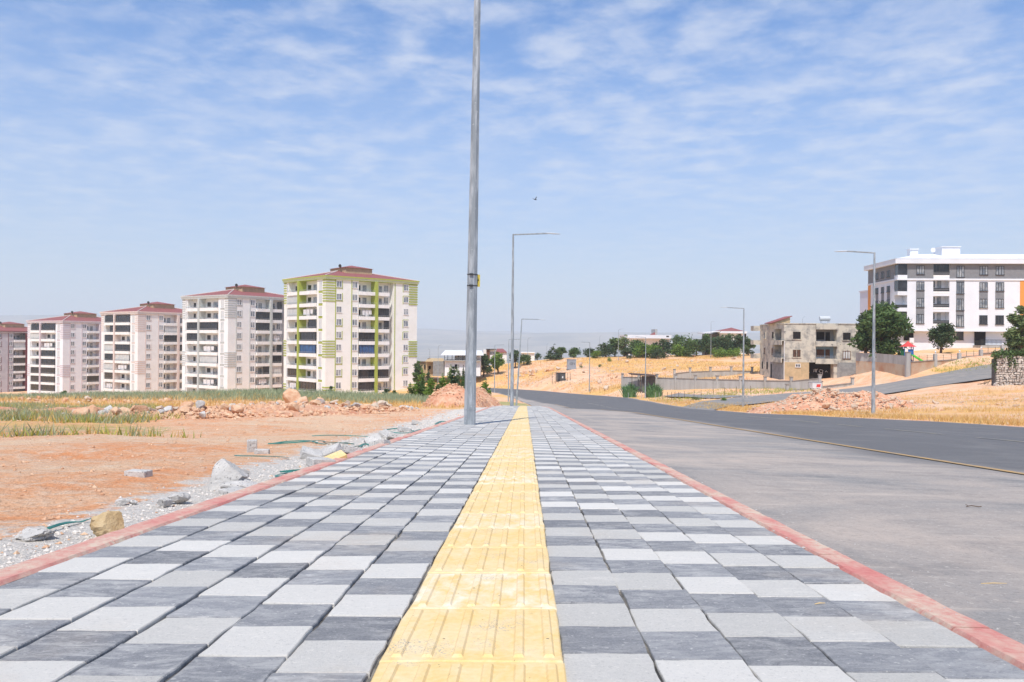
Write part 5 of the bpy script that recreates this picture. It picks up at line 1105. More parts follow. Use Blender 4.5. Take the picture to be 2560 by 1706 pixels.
for i, (px, py, w, h, lf) in enumerate(((1452, 950 - 30, 12, 8, 'leaf_d'), (1500, 918, 12, 8, 'leaf_d'), (1524, 905, 16, 14, 'leaf_b'), (1810, 1004, 22, 10, 'leaf_b'), (1740, 1000, 34, 9, 'leaf_d'), (2170, 1012, 30, 24, 'leaf_d'))):
    g = ground_at(px, py); tree(px, py, py - h, w, g.y, lf, 'low scrubby bush on the dry slopes by the avenue', 240 + i, 'bush', 'bush', 'scrub on the dry slopes', 0.5)

def reeds(px, base, top, wpx, Y, label, seed):
    a, b = pt(px, base, Y), pt(px, top, Y); z0 = tz(a.x, Y); h = b.z - z0; w = wpx * Y / F; g = random.Random(seed); root = empty('reed_clump', (a.x, Y, z0), 0, label, 'reeds', 'reed clumps by the shed'); m = MB(); tn = []
    for _ in range(420):
        an, q = g.random() * 6.28, w * 0.42 * g.random() ** 0.6; x, y = q * math.cos(an), q * math.sin(an); hh = h * (0.45 + 0.55 * g.random()) * (1 - 0.35 * q / (w * 0.42)); lx, ly_ = g.gauss(0, .22) * hh + 0.3 * x, g.gauss(0, .22) * hh; s = 0.055
        m.add([(x - s, y, 0), (x + s, y, 0), (x + lx * 0.5 + s, y + ly_ * .5, hh * 0.65), (x + lx * 0.5 - s, y + ly_ * .5, hh * 0.65), (x + lx, y + ly_, hh * (0.8 + 0.2 * g.random()))], [(0, 1, 2, 3), (3, 2, 4)]); tn += [g.random()] * 2
    o = m.build('reed_leaves', M['reed'], root); tone_attr(o.data, tn)
    m = MB(); [m.tube([(g.gauss(0, .2) * w, g.gauss(0, .2) * w, -0.1), (g.gauss(0, .22) * w, g.gauss(0, .2) * w, h * 0.7)], 0.025, 5) for _ in range(14)]; m.build('reed_stems', M['leaf_c'], root)
reeds(1574, 982, 947, 36, 146, 'reed clump with a dark base left of the rusty shed', 1); reeds(1634, 994, 948, 42, 143, 'larger reed clump beside the white box', 2)

def blades(name, mt, pts, h, label, w=0.012, per=6, spread=0.08, lift=None):
    g = np.random.default_rng(len(pts)); P = np.array(pts, float); n = len(P) * per; c = np.repeat(P, per, 0) + g.normal(0, spread, (n, 2)); z = terrain(c[:, 0], c[:, 1])
    if lift is not None: z = z + np.repeat(np.array(lift), per)
    z = z - 0.02
    hh = h * (0.4 + 0.9 * g.random(n)); ln = g.normal(0, 0.45, (n, 2)) * hh[:, None]; an = g.random(n) * 6.28; ws = w * (0.6 + 0.8 * g.random(n)); dx, dy = np.cos(an) * ws, np.sin(an) * ws
    v0 = np.stack([c[:, 0] - dx, c[:, 1] - dy, z], 1); v1 = np.stack([c[:, 0] + dx, c[:, 1] + dy, z], 1); v2 = np.stack([c[:, 0] + ln[:, 0], c[:, 1] + ln[:, 1], z + hh], 1)
    vs = np.stack([v0, v1, v2], 1).reshape(-1, 3); me = bpy.data.meshes.new(name); me.from_pydata(vs.tolist(), [], np.arange(3 * n).reshape(n, 3).tolist()); me.materials.append(mt)
    at = me.attributes.new('tone', 'FLOAT', 'FACE'); at.data.foreach_set('value', g.random(n).astype('f')); me.update(); link(name, me, None, kind='stuff', label=label, category='grass')
gr = random.Random(5)
def patch(n):
    out = []
    while len(out) < n:
        Y = 11.5 + 24 * gr.random(); k = 0.36 + 0.30 * gr.random() ** 0.8; X = -k * Y
        e = fbm(np.array([X]), np.array([Y]), 4.0, 51)[0]
        if e > -0.14 and Y > 13.0 + 6 * fbm(np.array([X]), np.array([Y]), 5.0, 61)[0] and k > 0.40 - 0.16 * e + 0.25 * fbm(np.array([X]), np.array([Y]), 2.0, 71)[0]: out.append((X, Y))
    return out
blades('grass', M['green_grass'], patch(1700), 0.15, 'yellow-green weeds on the left of the dirt lot', 0.012, 7, 0.10)
blades('grass', M['sage'], [p for p in patch(1500) if p[0] / p[1] < -0.42], 0.19, 'grey-green weeds on the left of the dirt lot', 0.013, 7, 0.10)
blades('grass', M['straw'], patch(1100) + scatter(260, -9.0, 21, 4, 2, 0.6, gr), 0.15, 'dry straw grass among the weeds on the dirt lot', 0.010, 6, 0.12)
pts = [(-45 + 41 * gr.random(), 46 + 16 * gr.random()) for _ in range(5200)]; blades('grass', M['sage'], pts, 0.34, 'grey-green grass along the crest before the towers', 0.022, 6, 0.2)
pts = [(-45 + 43 * gr.random(), 37 + 14 * gr.random()) for _ in range(2200)]; blades('grass', M['straw'], pts, 0.25, 'dry grass on the rise before the towers', 0.02, 6, 0.2)
pts = []
while len(pts) < 3800:
    Y = 22 + 76 * gr.random(); X = EDGE_R(Y) + 0.5 + gr.random() ** 1.4 * 40
    if X < 0.72 * Y + 4 and vnoise(np.array([X]), np.array([Y]), 5, 3)[0] > -0.22: pts.append((X, Y))
blades('grass', M['straw'], pts, 0.26, 'dry yellow grass in the field beyond the avenue', 0.018, 6, 0.25)
pts = [(EDGE_R(Y) + 0.3 + gr.random() * 2.6, Y) for Y in [22 + 110 * gr.random() for _ in range(1500)]]; blades('grass', M['straw'], pts, 0.28, 'dry grass along the far verge of the avenue', 0.02, 6, 0.2)
pts = []
while len(pts) < 3000:
    X, Y = -8 + 70 * gr.random(), 150 + 92 * gr.random()
    if X > EDGE_R(Y) + 1 and not (44 < X < 64 and Y < 168) and vnoise(np.array([X]), np.array([Y]), 14, 6)[0] > -0.2: pts.append((X, Y))
blades('grass', M['straw'], pts, 0.42, 'dry yellow grass over the hillside', 0.05, 5, 0.6)
pts = [(22 + 22 * gr.random(), 118 + 24 * gr.random()) for _ in range(420)] + [(62 + 16 * gr.random(), 121 + 8 * gr.random()) for _ in range(300)]; blades('grass', M['green_grass'], pts, 0.35, 'tufts of greener grass below the concrete wall and side street', 0.04, 6, 0.4)

# ------------------------------------------------------------------ walls, sheds, street things on the right
def wall_run(root, P, hpan, hpost, capm=True, thick=0.22, below=1.2, pm='concrete'):
    for i, (X, Y, z) in enumerate(P):
        m = MB(); m.box(X - 0.2, X + 0.2, Y - 0.2, Y + 0.2, z - below, z + hpost); p = m.build('post', M[pm], root)
        m = MB(); m.box(X - 0.27, X + 0.27, Y - 0.27, Y + 0.27, z + hpost, z + hpost + 0.14); m.build('cap', M['concrete_cap'], p)
    for (x0, y0, z0), (x1, y1, z1) in zip(P[:-1], P[1:]):
        d = Vector((x1 - x0, y1 - y0, 0)); n = Vector((-d.y, d.x, 0)).normalized() * thick / 2; d.normalize(); a = Vector((x0, y0, 0)) + d * 0.17; b = Vector((x1, y1, 0)) - d * 0.17
        def slab(zlo0, zlo1, zhi0, zhi1, k, mt, nm, par):
            m = MB(); q = n * k; m.add([a - q + Vector((0,0,zlo0)), b - q + Vector((0,0,zlo1)), b + q + Vector((0,0,zlo1)), a + q + Vector((0,0,zlo0)), a - q + Vector((0,0,zhi0)), b - q + Vector((0,0,zhi1)), b + q + Vector((0,0,zhi1)), a + q + Vector((0,0,zhi0))], [(0,3,2,1), (4,5,6,7), (0,1,5,4), (1,2,6,5), (2,3,7,6), (3,0,4,7)]); return m.build(nm, mt, par)
        pn = slab(z0 - below, z1 - below, z0 + hpan, z1 + hpan, 1.0, M[pm], 'panel', root)
        if capm: slab(z0 + hpan, z1 + hpan, z0 + hpan + 0.12, z1 + hpan + 0.12, 1.7, M['concrete_cap'], 'coping', pn)
def line_pt(px, A, B):
    """where the photo column px meets the ground line A-B"""
    u = (px - 1280) / F; t = (A[0] - u * A[1]) / (u * (B[1] - A[1]) - (B[0] - A[0])); return (A[0] + (B[0]-A[0]) * t, A[1] + (B[1]-A[1]) * t)
w1 = empty('perimeter_wall', (30, 146, -8), 0, 'long grey concrete block wall with capped posts before the unfinished house', 'wall'); w1.location = (0, 0, 0)
P = []
for px, pb in ((1556.8, 967.5), (1597.8, 968.5), (1642.9, 970), (1690, 972), (1739.5, 974), (1794, 976), (1851.7, 978), (1913.7, 980), (1979, 981.5), (2050, 976)):
    X, Y = line_pt(px, (20.6, 157), (47, 131)); P.append((X, Y, pt(px, pb, Y).z))
wall_run(w1, P, 1.75, 2.35)
w2 = empty('gate_wall', (0, 0, 0), 0, 'short low concrete wall with a capped post by the rubbish container', 'wall'); wall_run(w2, [(*(lambda q: (q.x, q.y, q.z))(pt(1968, 992, 126)),), (*(lambda q: (q.x, q.y, q.z))(pt(2026, 988, 127)),)][:2], 0.85, 1.75)
w3 = empty('gate_wall', (0, 0, 0), 0, 'low sloping concrete wall with capped end posts in front of the garage', 'wall'); wall_run(w3, [tuple(pt(2052, 977, 131)), tuple(pt(2131, 968, 132))], 0.55, 1.35)
w4 = empty('yard_wall', (0, 0, 0), 0, 'inner concrete yard wall stepping up the dry slope behind the long wall', 'wall'); wall_run(w4, [tuple(pt(1686, 950, 168)), tuple(pt(1725, 946, 169)), tuple(pt(1776, 944, 170)), tuple(pt(1828, 943, 170)), tuple(pt(1880, 944, 170))], 1.2, 2.0)
# rusty shed
sh = empty('shed', (0, 0, 0), 0, 'open shed with a flat rusty sheet roof against the concrete wall', 'shed')
a, b = pt(1575.8, 937, 152), pt(1640.6, 941, 149); m = MB(); m.add([(a.x, a.y - 1.2, a.z), (b.x, b.y - 1.2, b.z), (b.x, b.y + 3, b.z + 0.1), (a.x, a.y + 3, a.z + 0.1), (a.x, a.y - 1.2, a.z + 0.1), (b.x, b.y - 1.2, b.z + 0.1), (b.x, b.y + 3, b.z + 0.2), (a.x, a.y + 3, a.z + 0.2)], [(0,3,2,1), (4,5,6,7), (0,1,5,4), (1,2,6,5), (2,3,7,6), (3,0,4,7)]); m.build('roof', M['rust'], sh)
for px in (1580, 1601, 1637): q = pt(px, 938, 150.5); m = MB(); m.tube([(q.x, q.y, tz(q.x, q.y) - 0.2), (q.x, q.y, q.z)], 0.06, 5); m.build('post', M['trunk'], sh)
q0, q1 = pt(1602, 966, 151.5), pt(1637, 966, 150); m = MB(); m.box(q0.x, q1.x, 150.4, 150.6, tz(q0.x, 151) - 0.3, b.z - 0.05); m.build('interior_shade', M['dark_cabinet'], sh)  # dark sheet painted in for the shaded inside of the shed
q = pt(1623.5, 1000, 143); m = MB(); m.box(-0.26, 0.26, -0.15, 0.15, -0.1, 0.75); m.box(-0.29, 0.29, -0.18, 0.18, 0.75, 0.82); m.build('utility_box', M['white_frame'], None, (q.x, 143, tz(q.x, 143)), 0, label='white utility box on the verge by the thin lamp post', category='box')
for i, px in enumerate((1571, 1590, 1604, 1639, 1648, 1656, 1669, 1679, 1687, 1697, 1711, 1735, 1753, 1783, 1811, 1841, 1876)):
    Y = 141 - i * 1.1; q = pt(px, 985, Y); z = tz(q.x, Y); m = MB(); m.tube([(0, 0, -0.2), (0.02 * ((i % 3) - 1), 0, 1.15)], 0.035, 5); m.build('fence_post', M['trunk'] if i > 4 else M['concrete'], None, (q.x, Y, z), 0, label='thin weathered fence post along the verge before the concrete wall', category='post', group='fence posts on the verge')
# grey kiosk and fenced cabinet on the slope
g = ground_at(c5(232), y5(862)); k = g.y / F / 4.706; kz = tz(g.x, g.y) - 0.15
root = empty('transformer_kiosk', (g.x, g.y, kz), 0, 'grey metal transformer kiosk standing on the dry slope', 'kiosk'); w = 103 * k; h = 124 * k
m = MB(); m.box(-w/2, w/2, 0, w, 0.1, h - 0.12); bd = m.build('body', M['grey_cabinet'], root); m = MB(); m.box(-w/2 - 0.06, w/2 + 0.06, -0.06, w + 0.06, h - 0.12, h); m.build('lid', M['grey_panel'], root); m = MB(); m.box(-w/2 - 0.1, w/2 + 0.1, -0.1, w + 0.1, -0.6, 0.1); m.build('plinth', M['dark_cabinet'], root)
m = MB(); n = 20; R0 = 0.36
pts_ = [(R0 * 1.35 * math.cos(t), -0.012, h * 0.6 + R0 * 0.62 * math.sin(t)) for t in [0.5 + 5.0 * i / n for i in range(n + 1)]]; m.tube(pts_, 0.045, 4); m.tube([(0.0, -0.012, h * 0.6 - 0.02), (0.36, -0.012, h * 0.6 + 0.02)], 0.04, 4); m.box(0.62, 0.74, -0.02, 0, h * 0.47, h * 0.66); m.build('logo', M['dark_cabinet'], bd)
g = ground_at(c5(105), y5(1000)); k = g.y / F / 4.706; kz = tz(g.x, g.y) - 0.1; root = empty('metal_cabinet', (g.x, g.y, kz), 0, 'dark metal switch cabinet inside a wire cage on the red bank', 'cabinet'); w = 108 * k; h = 98 * k
m = MB(); m.box(-w/2, w/2, 0, 1.4, 0, h); bd = m.build('body', M['dark_cabinet'], root); m = MB(); m.box(-w/2 - 0.08, w/2 + 0.08, -0.08, 1.5, h, h + 0.08); m.build('lid', M['rust'], root); m = MB(); m.box(w * 0.12, w * 0.25, -0.015, 0, h * 0.4, h * 0.62); m.build('notice', M['white_frame'], bd); m = MB(); m.box(-w * 0.3, -w * 0.05, -0.02, 0, h * 0.1, h * 0.9); m.build('door', M['dark_frame'], bd)
cg = empty('wire_cage', (g.x, g.y - 0.9, kz - 0.1), 0, 'wire mesh cage of thin posts round the dark switch cabinet', 'fence')
x0, x1 = -105 * k, 108 * k
for i in range(7):
    x = x0 + (x1 - x0) * i / 6; m = MB(); m.tube([(x, 0, -0.3), (x, 0, 2.1)], 0.035, 5); m.build('post', M['dark_metal'], cg)
m = MB()
for z in (0.5, 1.1, 1.7, 2.08): m.tube([(x0, 0, z), (x1, 0, z)], 0.015, 4)
for x in (x0, x1): [m.tube([(x, 0, z), (x, 3, z)], 0.015, 4) for z in (0.5, 1.1, 1.7, 2.08)]
m.build('wire', M['dark_metal'], cg)
# rubbish container
q = pt(2038, 985, 122); root = empty('rubbish_container', (q.x, 122, tz(q.x, 122) + 0.12), R(8), 'white metal rubbish container with a red stained front by the gate wall', 'container')
m = MB(); m.add([(-.62, -.45, .22), (.62, -.45, .22), (.62, .45, .22), (-.62, .45, .22), (-.72, -.55, 1.0), (.72, -.55, 1.0), (.72, .55, 1.0), (-.72, .55, 1.0)], [(0,3,2,1), (4,5,6,7), (0,1,5,4), (1,2,6,5), (2,3,7,6), (3,0,4,7)]); bd = m.build('body', M['white_frame'], root)
m = MB(); m.add([(-.1, -.505, .4), (.5, -.505, .4), (.55, -.552, .8), (-.05, -.552, .8)], [(0, 1, 2, 3)]); m.build('red_mark', M['red_plastic'], bd); m = MB(); m.box(-.76, .76, -.58, .58, 1.0, 1.07); m.build('lid', M['grey_cabinet'], root)
for sx in (-.5, .5):
    for sy in (-.35, .35): m = MB(); m.tube([(sx - .03, sy, .1), (sx + .03, sy, .1)], 0.11, 10); m.build('wheel', M['black'], root)
# retaining wall and garden wall of the white block
rw = empty('retaining_wall', (0, 0, 0), 0, 'tall stained concrete retaining wall under the large spreading tree', 'wall')
P = [pt(2140, 930, 140), pt(2190, 932, 136), pt(2232, 934, 130), pt(2270, 937, 125)]; tops = [-1.45, -1.5, -1.6, -1.75]
for i, (p, q) in enumerate(zip(P[:-1], P[1:])):
    m = MB(); m.add([(p.x, p.y, p.z - 1.5), (q.x, q.y, q.z - 1.5), (q.x + .1, q.y + .35, q.z - 1.5), (p.x + .1, p.y + .35, p.z - 1.5), (p.x, p.y, tops[i]), (q.x, q.y, tops[i+1]), (q.x + .1, q.y + .35, tops[i+1]), (p.x + .1, p.y + .35, tops[i])], [(0,3,2,1), (4,5,6,7), (0,1,5,4), (1,2,6,5), (2,3,7,6), (3,0,4,7)]); m.build('panel', M['retain'], rw)
    m = MB(); m.add([(p.x, p.y - .03, tops[i] - 1.35), (q.x, q.y - .03, tops[i+1] - 1.35), (q.x, q.y + .1, tops[i+1] - 1.35), (p.x, p.y + .1, tops[i] - 1.35), (p.x, p.y - .03, tops[i] - .02), (q.x, q.y - .03, tops[i+1] - .02), (q.x, q.y + .1, tops[i+1] - .02), (p.x, p.y + .1, tops[i] - .02)], [(0,3,2,1), (4,5,6,7), (0,1,5,4), (1,2,6,5), (2,3,7,6), (3,0,4,7)]); m.build('upper_course', M['concrete'], rw)
q = P[-1]; m = MB(); m.box(q.x - .3, q.x + .3, q.y - .15, q.y + .4, q.z - 1.5, -1.25); pz = m.build('post', M['concrete'], rw); m = MB(); m.box(q.x - .36, q.x + .36, q.y - .2, q.y + .46, -1.25, -1.12); m.build('cap', M['concrete_cap'], pz)
gw = empty('garden_wall', (0, 0, 0), 0, 'low stepped concrete garden wall with posts and thin fence in front of the white block', 'wall')
P = [(58.6, 125.2, 0), (63.3, 127.5, 0), (68.0, 129.6, 0), (72.6, 132, 0), (77.2, 134.2, 0), (82, 136.5, 0)]; zt_ = [(1268, 1205), (1255, 1195), (1222, 1160), (1190, 1122), (1160, 1100), (1130, 1070)]
for i in range(len(P)):
    px = 1280 + P[i][0] / P[i][1] * F; P[i] = (P[i][0], P[i][1], pt(px, y7(zt_[i][0]), P[i][1]).z)
for i in range(len(P) - 1):
    p, q = P[i], P[i+1]; px = 1280 + p[0] / p[1] * F; zt2 = pt(px, y7(zt_[i][1] - 4), p[1]).z; zt3 = zt2 + 0.25
    m = MB(); m.add([(p[0], p[1], p[2] - 1.2), (q[0], q[1], q[2] - 1.2), (q[0], q[1] + .25, q[2] - 1.2), (p[0], p[1] + .25, p[2] - 1.2), (p[0], p[1], zt2), (q[0], q[1], zt3), (q[0], q[1] + .25, zt3), (p[0], p[1] + .25, zt2)], [(0,3,2,1), (4,5,6,7), (0,1,5,4), (1,2,6,5), (2,3,7,6), (3,0,4,7)]); pn = m.build('panel', M['retain'], gw)
    m = MB(); m.add([(p[0], p[1] - .08, zt2), (q[0], q[1] - .08, zt3), (q[0], q[1] + .33, zt3), (p[0], p[1] + .33, zt2), (p[0], p[1] - .08, zt2 + .12), (q[0], q[1] - .08, zt3 + .12), (q[0], q[1] + .33, zt3 + .12), (p[0], p[1] + .33, zt2 + .12)], [(0,3,2,1), (4,5,6,7), (0,1,5,4), (1,2,6,5), (2,3,7,6), (3,0,4,7)]); m.build('coping', M['concrete_cap'], pn)
    m = MB(); m.box(q[0] - .22, q[0] + .22, q[1] - .15, q[1] + .3, q[2] - 1.2, zt3 + 1.0); po = m.build('post', M['concrete'], gw)
    m = MB(); m.tube([(q[0], q[1], zt3 + 1.0), (q[0], q[1], zt3 + 1.2)], 0.05, 5); m.tube([(q[0], q[1], zt3 + 1.15), (q[0], q[1], zt3 + 1.3), (q[0], q[1], zt3 + 1.45)], [0.08, 0.14, 0.05], 8); m.build('globe_lamp', M['white_frame'], po)
    for j in (1, 2):
        t = j / 3; x, y, z = p[0] + (q[0]-p[0]) * t, p[1] + (q[1]-p[1]) * t + .1, zt2 + .1 + .25 * t; m = MB(); m.tube([(x, y, z), (x, y, z + .85)], 0.03, 5); m.build('fence_post', M['dark_metal'], gw)
    m = MB()
    for dz in (.25, .5, .8): m.tube([(p[0], p[1] + .1, zt2 + dz), (q[0], q[1] + .1, zt3 + dz)], 0.014, 4)
    m.build('fence_wire', M['dark_metal'], gw)
# playground tower with slide
Yp = 131.0; k = Yp / F / 3.92; q = pt(c7(665), y7(1150), Yp); root = empty('playground_slide', (q.x, Yp, q.z - 0.5), R(-12), 'playground tower with red pointed roof, blue panels and a bright green slide', 'slide'); zz = lambda y: (1150 - y) * k + 0.5
hw = 0.62
for sx in (-1, 1):
    for sy in (-1, 1): m = MB(); m.tube([(sx * hw, sy * hw, -0.6), (sx * hw, sy * hw, zz(1045))], 0.06, 6); m.build('post', M['blue_plastic'], root)
m = MB(); ew = 1.02; ap = zz(993); e0 = zz(1047)
vs = []; 
for t, wv, zv in ((0, ew, e0), (0.4, ew * 0.52, e0 + (ap - e0) * 0.38), (0.8, ew * 0.2, e0 + (ap - e0) * 0.75), (1, 0.04, ap)): vs += [(-wv, -wv, zv), (wv, -wv, zv), (wv, wv, zv), (-wv, wv, zv)]
m.add(vs, [(4*i + j, 4*i + (j+1) % 4, 4*i + 4 + (j+1) % 4, 4*i + 4 + j) for i in range(3) for j in range(4)] + [(3, 2, 1, 0), (12, 13, 14, 15)]); m.build('roof', M['red_plastic'], root)
m = MB(); m.box(-hw, hw, -hw, hw, zz(1125) - .08, zz(1125)); m.build('platform', M['dark_frame'], root)
m = MB(); m.box(-hw * 0.2, hw, -hw - .03, -hw + .03, zz(1125), zz(1072)); m.build('side_panel', M['blue_plastic'], root); m = MB(); m.box(-hw - 0.55, -hw, -hw, -hw + .1, zz(1140), zz(1068)); m.build('climbing_panel', M['dkgreen_plastic'], root)
m = MB(); n = 10; vs = []
for i in range(n + 1):
    t = i / n; x = 0.35 + 1.35 * t; y = -hw - 1.1 * t; z = zz(1122) + (zz(1192) - zz(1122)) * (t ** 0.9) + 0.12 * max(0, t - 0.8); 
    for o, dz in ((-.28, .16), (-.24, 0), (.24, 0), (.28, .16)): vs.append((x + o * 0.75, y + o * 0.65, z + dz))
m.add(vs, [(4*i + j, 4*i + j + 1, 4*i + 5 + j, 4*i + 4 + j) for i in range(n) for j in range(3)]); sl = m.build('slide_chute', M['green_plastic'], root); sl.modifiers.new('s', 'SOLIDIFY').thickness = 0.04
# dry stone wall with ivy
sw = empty('stone_wall', (0, 0, 0), 0, 'rough pale stone wall draped with ivy beside the side street', 'wall'); Xs, Ys_ = 56.3, 99.5; zb = -5.3; H = 3.75; Lw = 17.0
m = MB(); m.box(Xs + .15, Xs + Lw, Ys_ + .12, Ys_ + .9, zb - 1, zb + H - .1); m.build('core', M['dark_cabinet'], sw)
m = MB(); r = random.Random(8); z = zb - 0.4
while z < zb + H:
    hh = 0.20 + 0.16 * r.random(); x = Xs - 0.05 + 0.2 * r.random() + 0.10 * max(0, (z - zb)) * 0.6
    while x < Xs + Lw:
        ww = 0.2 + 0.3 * r.random(); pts_ = []
        x0, x1, z0, z1 = x + .015, x + ww - .015, z + .012, z + hh - .012; yf = Ys_ - 0.06 * r.random(); j = lambda s: r.gauss(0, s)
        vs = [(x0 + j(.03), Ys_ + .3, z0 + j(.05)), (x1 + j(.05), Ys_ + .3, z0 + j(.05)), (x1 + j(.05), Ys_ + .3, z1 + j(.05)), (x0 + j(.05), Ys_ + .3, z1 + j(.05))]; vs += [(vx * .84 + (x0 + x1) / 2 * .16, yf + j(.03), vz * .84 + (z0 + z1) / 2 * .16) for vx, _, vz in vs]
        m.add(vs, [(4, 5, 6, 7), (0, 1, 5, 4), (1, 2, 6, 5), (2, 3, 7, 6), (3, 0, 4, 7)]); x += ww
    z += hh
m.build('stone_facing', mat('wall_stone', srgb(212, 202, 190), srgb(168, 156, 146), 2.6, 0.95, 0.1, bumps=(10, 0.6, 0.03)), sw, kind='stuff')
iv = empty('ivy', (Xs, Ys_, zb + H), 0, 'green ivy hanging over the top of the stone wall', 'ivy'); rr_ = random.Random(12); blobs = []
for i in range(46): x = Lw * i / 45; blobs.append((x, 0.1 + rr_.gauss(0, .15), 0.25 + 0.35 * rr_.random(), .5, .55, .42 + .2 * rr_.random()))
for i in range(16): x = 0.2 + Lw * rr_.random(); blobs.append((x, -0.15, -0.35 - 0.5 * rr_.random(), .28, .16, .4 + .35 * rr_.random()))
blobs += [(0.0, 0.0, -0.6, .22, .25, .8), (0.05, 0.0, -1.2, .16, .2, .5)]
leaf_cloud('foliage', M['leaf_a'], iv, blobs, 6500, 0.12, 77, 0.5, 1.2)
m = MB(); [m.tube([(x, 0.2, -0.5), (x + .2, 0.1, 0.1), (x + .1, 0.2, 0.5)], 0.03, 5) for x in (1, 4, 7, 10, 13)]; m.build('vine', M['trunk'], iv)
q = ground_at(2478, 962); root = empty('dry_branch', (q.x, q.y, tz(q.x, q.y)), 0, 'dead brown branch lying at the foot of the stone wall', 'branch'); r = random.Random(6)
for i in range(9): m = MB(); m.tube([(-1.6 + .3 * i, r.gauss(0, .2), 0.05), (-1.2 + .3 * i, r.gauss(0, .3), .2 + .08 * i), (-.7 + .3 * i, r.gauss(0, .3), .25 + .12 * i * r.random())], [.04, .03, .015], 5); m.build('twig', M['trunk'], root)

# ------------------------------------------------------------------ houses far behind
def pbox(root, name, mt, px0, px1, py0, py1, Y, dep, dy=0.0):
    k = Y / F; a, b = pt(px0, py0, Y), pt(px1, py1, Y); m = MB(); m.box(a.x, b.x, Y + dy, Y + dep, b.z, a.z); return m.build(name, M[mt], root)
def house(label, name='house'): return empty(name, (0, 0, 0), 0, label, 'house')
h = house('house with a white sheet roof over an open terrace'); Y = 214
w = pbox(h, 'wall', 'white_wall', c4(515), c4(1010), y4(685), y4(900), Y, 8); a, b = pt(c4(465), y4(600), Y), pt(c4(1060), y4(602), Y); t0, t1 = pt(c4(520), y4(538), Y + 7), pt(c4(1030), y4(541), Y + 7)
m = MB(); m.add([(a.x, a.y - 1, a.z), (b.x, b.y - 1, b.z), (t1.x, t1.y, t1.z), (t0.x, t0.y, t0.z), (a.x, a.y - 1, a.z - .15), (b.x, b.y - 1, b.z - .15), (t1.x, t1.y, t1.z - .15), (t0.x, t0.y, t0.z - .15)], [(0,1,2,3), (7,6,5,4), (0,4,5,1), (1,5,6,2), (2,6,7,3), (3,7,4,0)]); m.build('roof', M['bright_white'], h)
for x in (512, 560, 620, 665, 710, 765, 850, 940): q = pt(c4(x), y4(690), Y); m = MB(); m.box(q.x - .07, q.x + .07, Y - .8, Y - .66, q.z, a.z - .1); m.build('terrace_column', M['dark_metal'], h)
pbox(h, 'terrace_wall', 'white_wall', c4(640), c4(1010), y4(610), y4(684), Y, 7, 4); pbox(h, 'terrace_floor', 'concrete', c4(505), c4(1015), y4(676), y4(690), Y, 8.5, -1.0)
m = MB(); q0, q1 = pt(c4(512), y4(640), Y), pt(c4(790), y4(640), Y); [m.tube([(q0.x, Y - .75, q0.z - d), (q1.x, Y - .75, q0.z - d)], 0.03, 4) for d in (0, .3, .6)]; m.build('railing', M['dark_metal'], h)
pbox(h, 'doorway', 'opening_shade', c4(655), c4(690), y4(735), y4(800), Y, 0.1, -.05); m = MB(); q0, q1 = pt(c4(570), y4(740), Y), pt(c4(640), y4(800), Y); m.tube([(q0.x, Y - .5, q0.z), (q1.x, Y - .5, q1.z)], 0.15, 4); m.build('stair', M['concrete'], h)
h = house('low grey rendered house with a mono-pitch roof beside the terrace house'); pbox(h, 'wall', 'render_grey', c4(350), c4(512), y4(690), y4(900), 216, 7); pbox(h, 'front_wall', 'render_tan', c4(255), c4(352), y4(700), y4(900), 218, 7); a, b = pt(c4(250), y4(690), 217), pt(c4(430), y4(650), 222); m = MB(); m.add([(a.x, 216, a.z), (pt(c4(520), y4(690), 216).x, 216, a.z), (b.x + 1, 223, b.z), (a.x, 223, b.z)], [(0, 1, 2, 3)]); rf = m.build('roof', M['render_tan'], h); rf.modifiers.new('s', 'SOLIDIFY').thickness = 0.2; pbox(h, 'window', 'opening_shade', c4(285), c4(320), y4(760), y4(800), 217.9, 0.2)
h = house('low beige house behind the trees by the lime striped tower'); pbox(h, 'wall', 'render_tan', c4(95), c4(262), y4(695), y4(880), 232, 8); pbox(h, 'roof', 'concrete', c4(85), c4(270), y4(685), y4(697), 231.5, 9); pbox(h, 'door', 'opening_shade', c4(225), c4(245), y4(740), y4(800), 231.8, .3)
h = house('brown and white house with a flat roof above the dark tree'); pbox(h, 'wall', 'white_wall', c4(1140), c4(1225), y4(530), y4(720), 258, 8); pbox(h, 'brick_wall', 'brown_wood', c4(1098), c4(1142), y4(530), y4(720), 257.5, 8); pbox(h, 'roof', 'dark_metal', c4(1090), c4(1230), y4(520), y4(531), 257, 9); pbox(h, 'window', 'glass', c4(1150), c4(1210), y4(560), y4(600), 257.9, .3); pbox(h, 'side_wall', 'white_wall', c4(1055), c4(1100), y4(530), y4(700), 262, 6)
h = house('cottage with a red pitched roof above the bright green tree'); pbox(h, 'wall', 'white_wall', c4(1240), c4(1380), y4(560), y4(720), 262, 8); a, b = pt(c4(1230), y4(562), 262), pt(c4(1385), y4(562), 262); t0, t1 = pt(c4(1245), y4(515), 266), pt(c4(1330), y4(515), 266); m = MB(); m.add([(a.x, 261.5, a.z), (b.x, 261.5, b.z), (t1.x, 266, t1.z), (t0.x, 266, t0.z)], [(0, 1, 2, 3)]); rf = m.build('roof', M['roof_red'], h); rf.modifiers.new('s', 'SOLIDIFY').thickness = 0.2; pbox(h, 'window', 'opening_shade', c4(1290), c4(1320), y4(600), y4(630), 261.9, .3)
h = house('plain white house behind the wide green tree'); pbox(h, 'wall', 'white_wall', c4(1590), c4(1770), y4(575), y4(720), 258, 8); pbox(h, 'roof', 'slab_white', c4(1580), c4(1778), y4(566), y4(577), 257.5, 9); pbox(h, 'window', 'opening_shade', c4(1640), c4(1680), y4(610), y4(650), 257.9, .3)
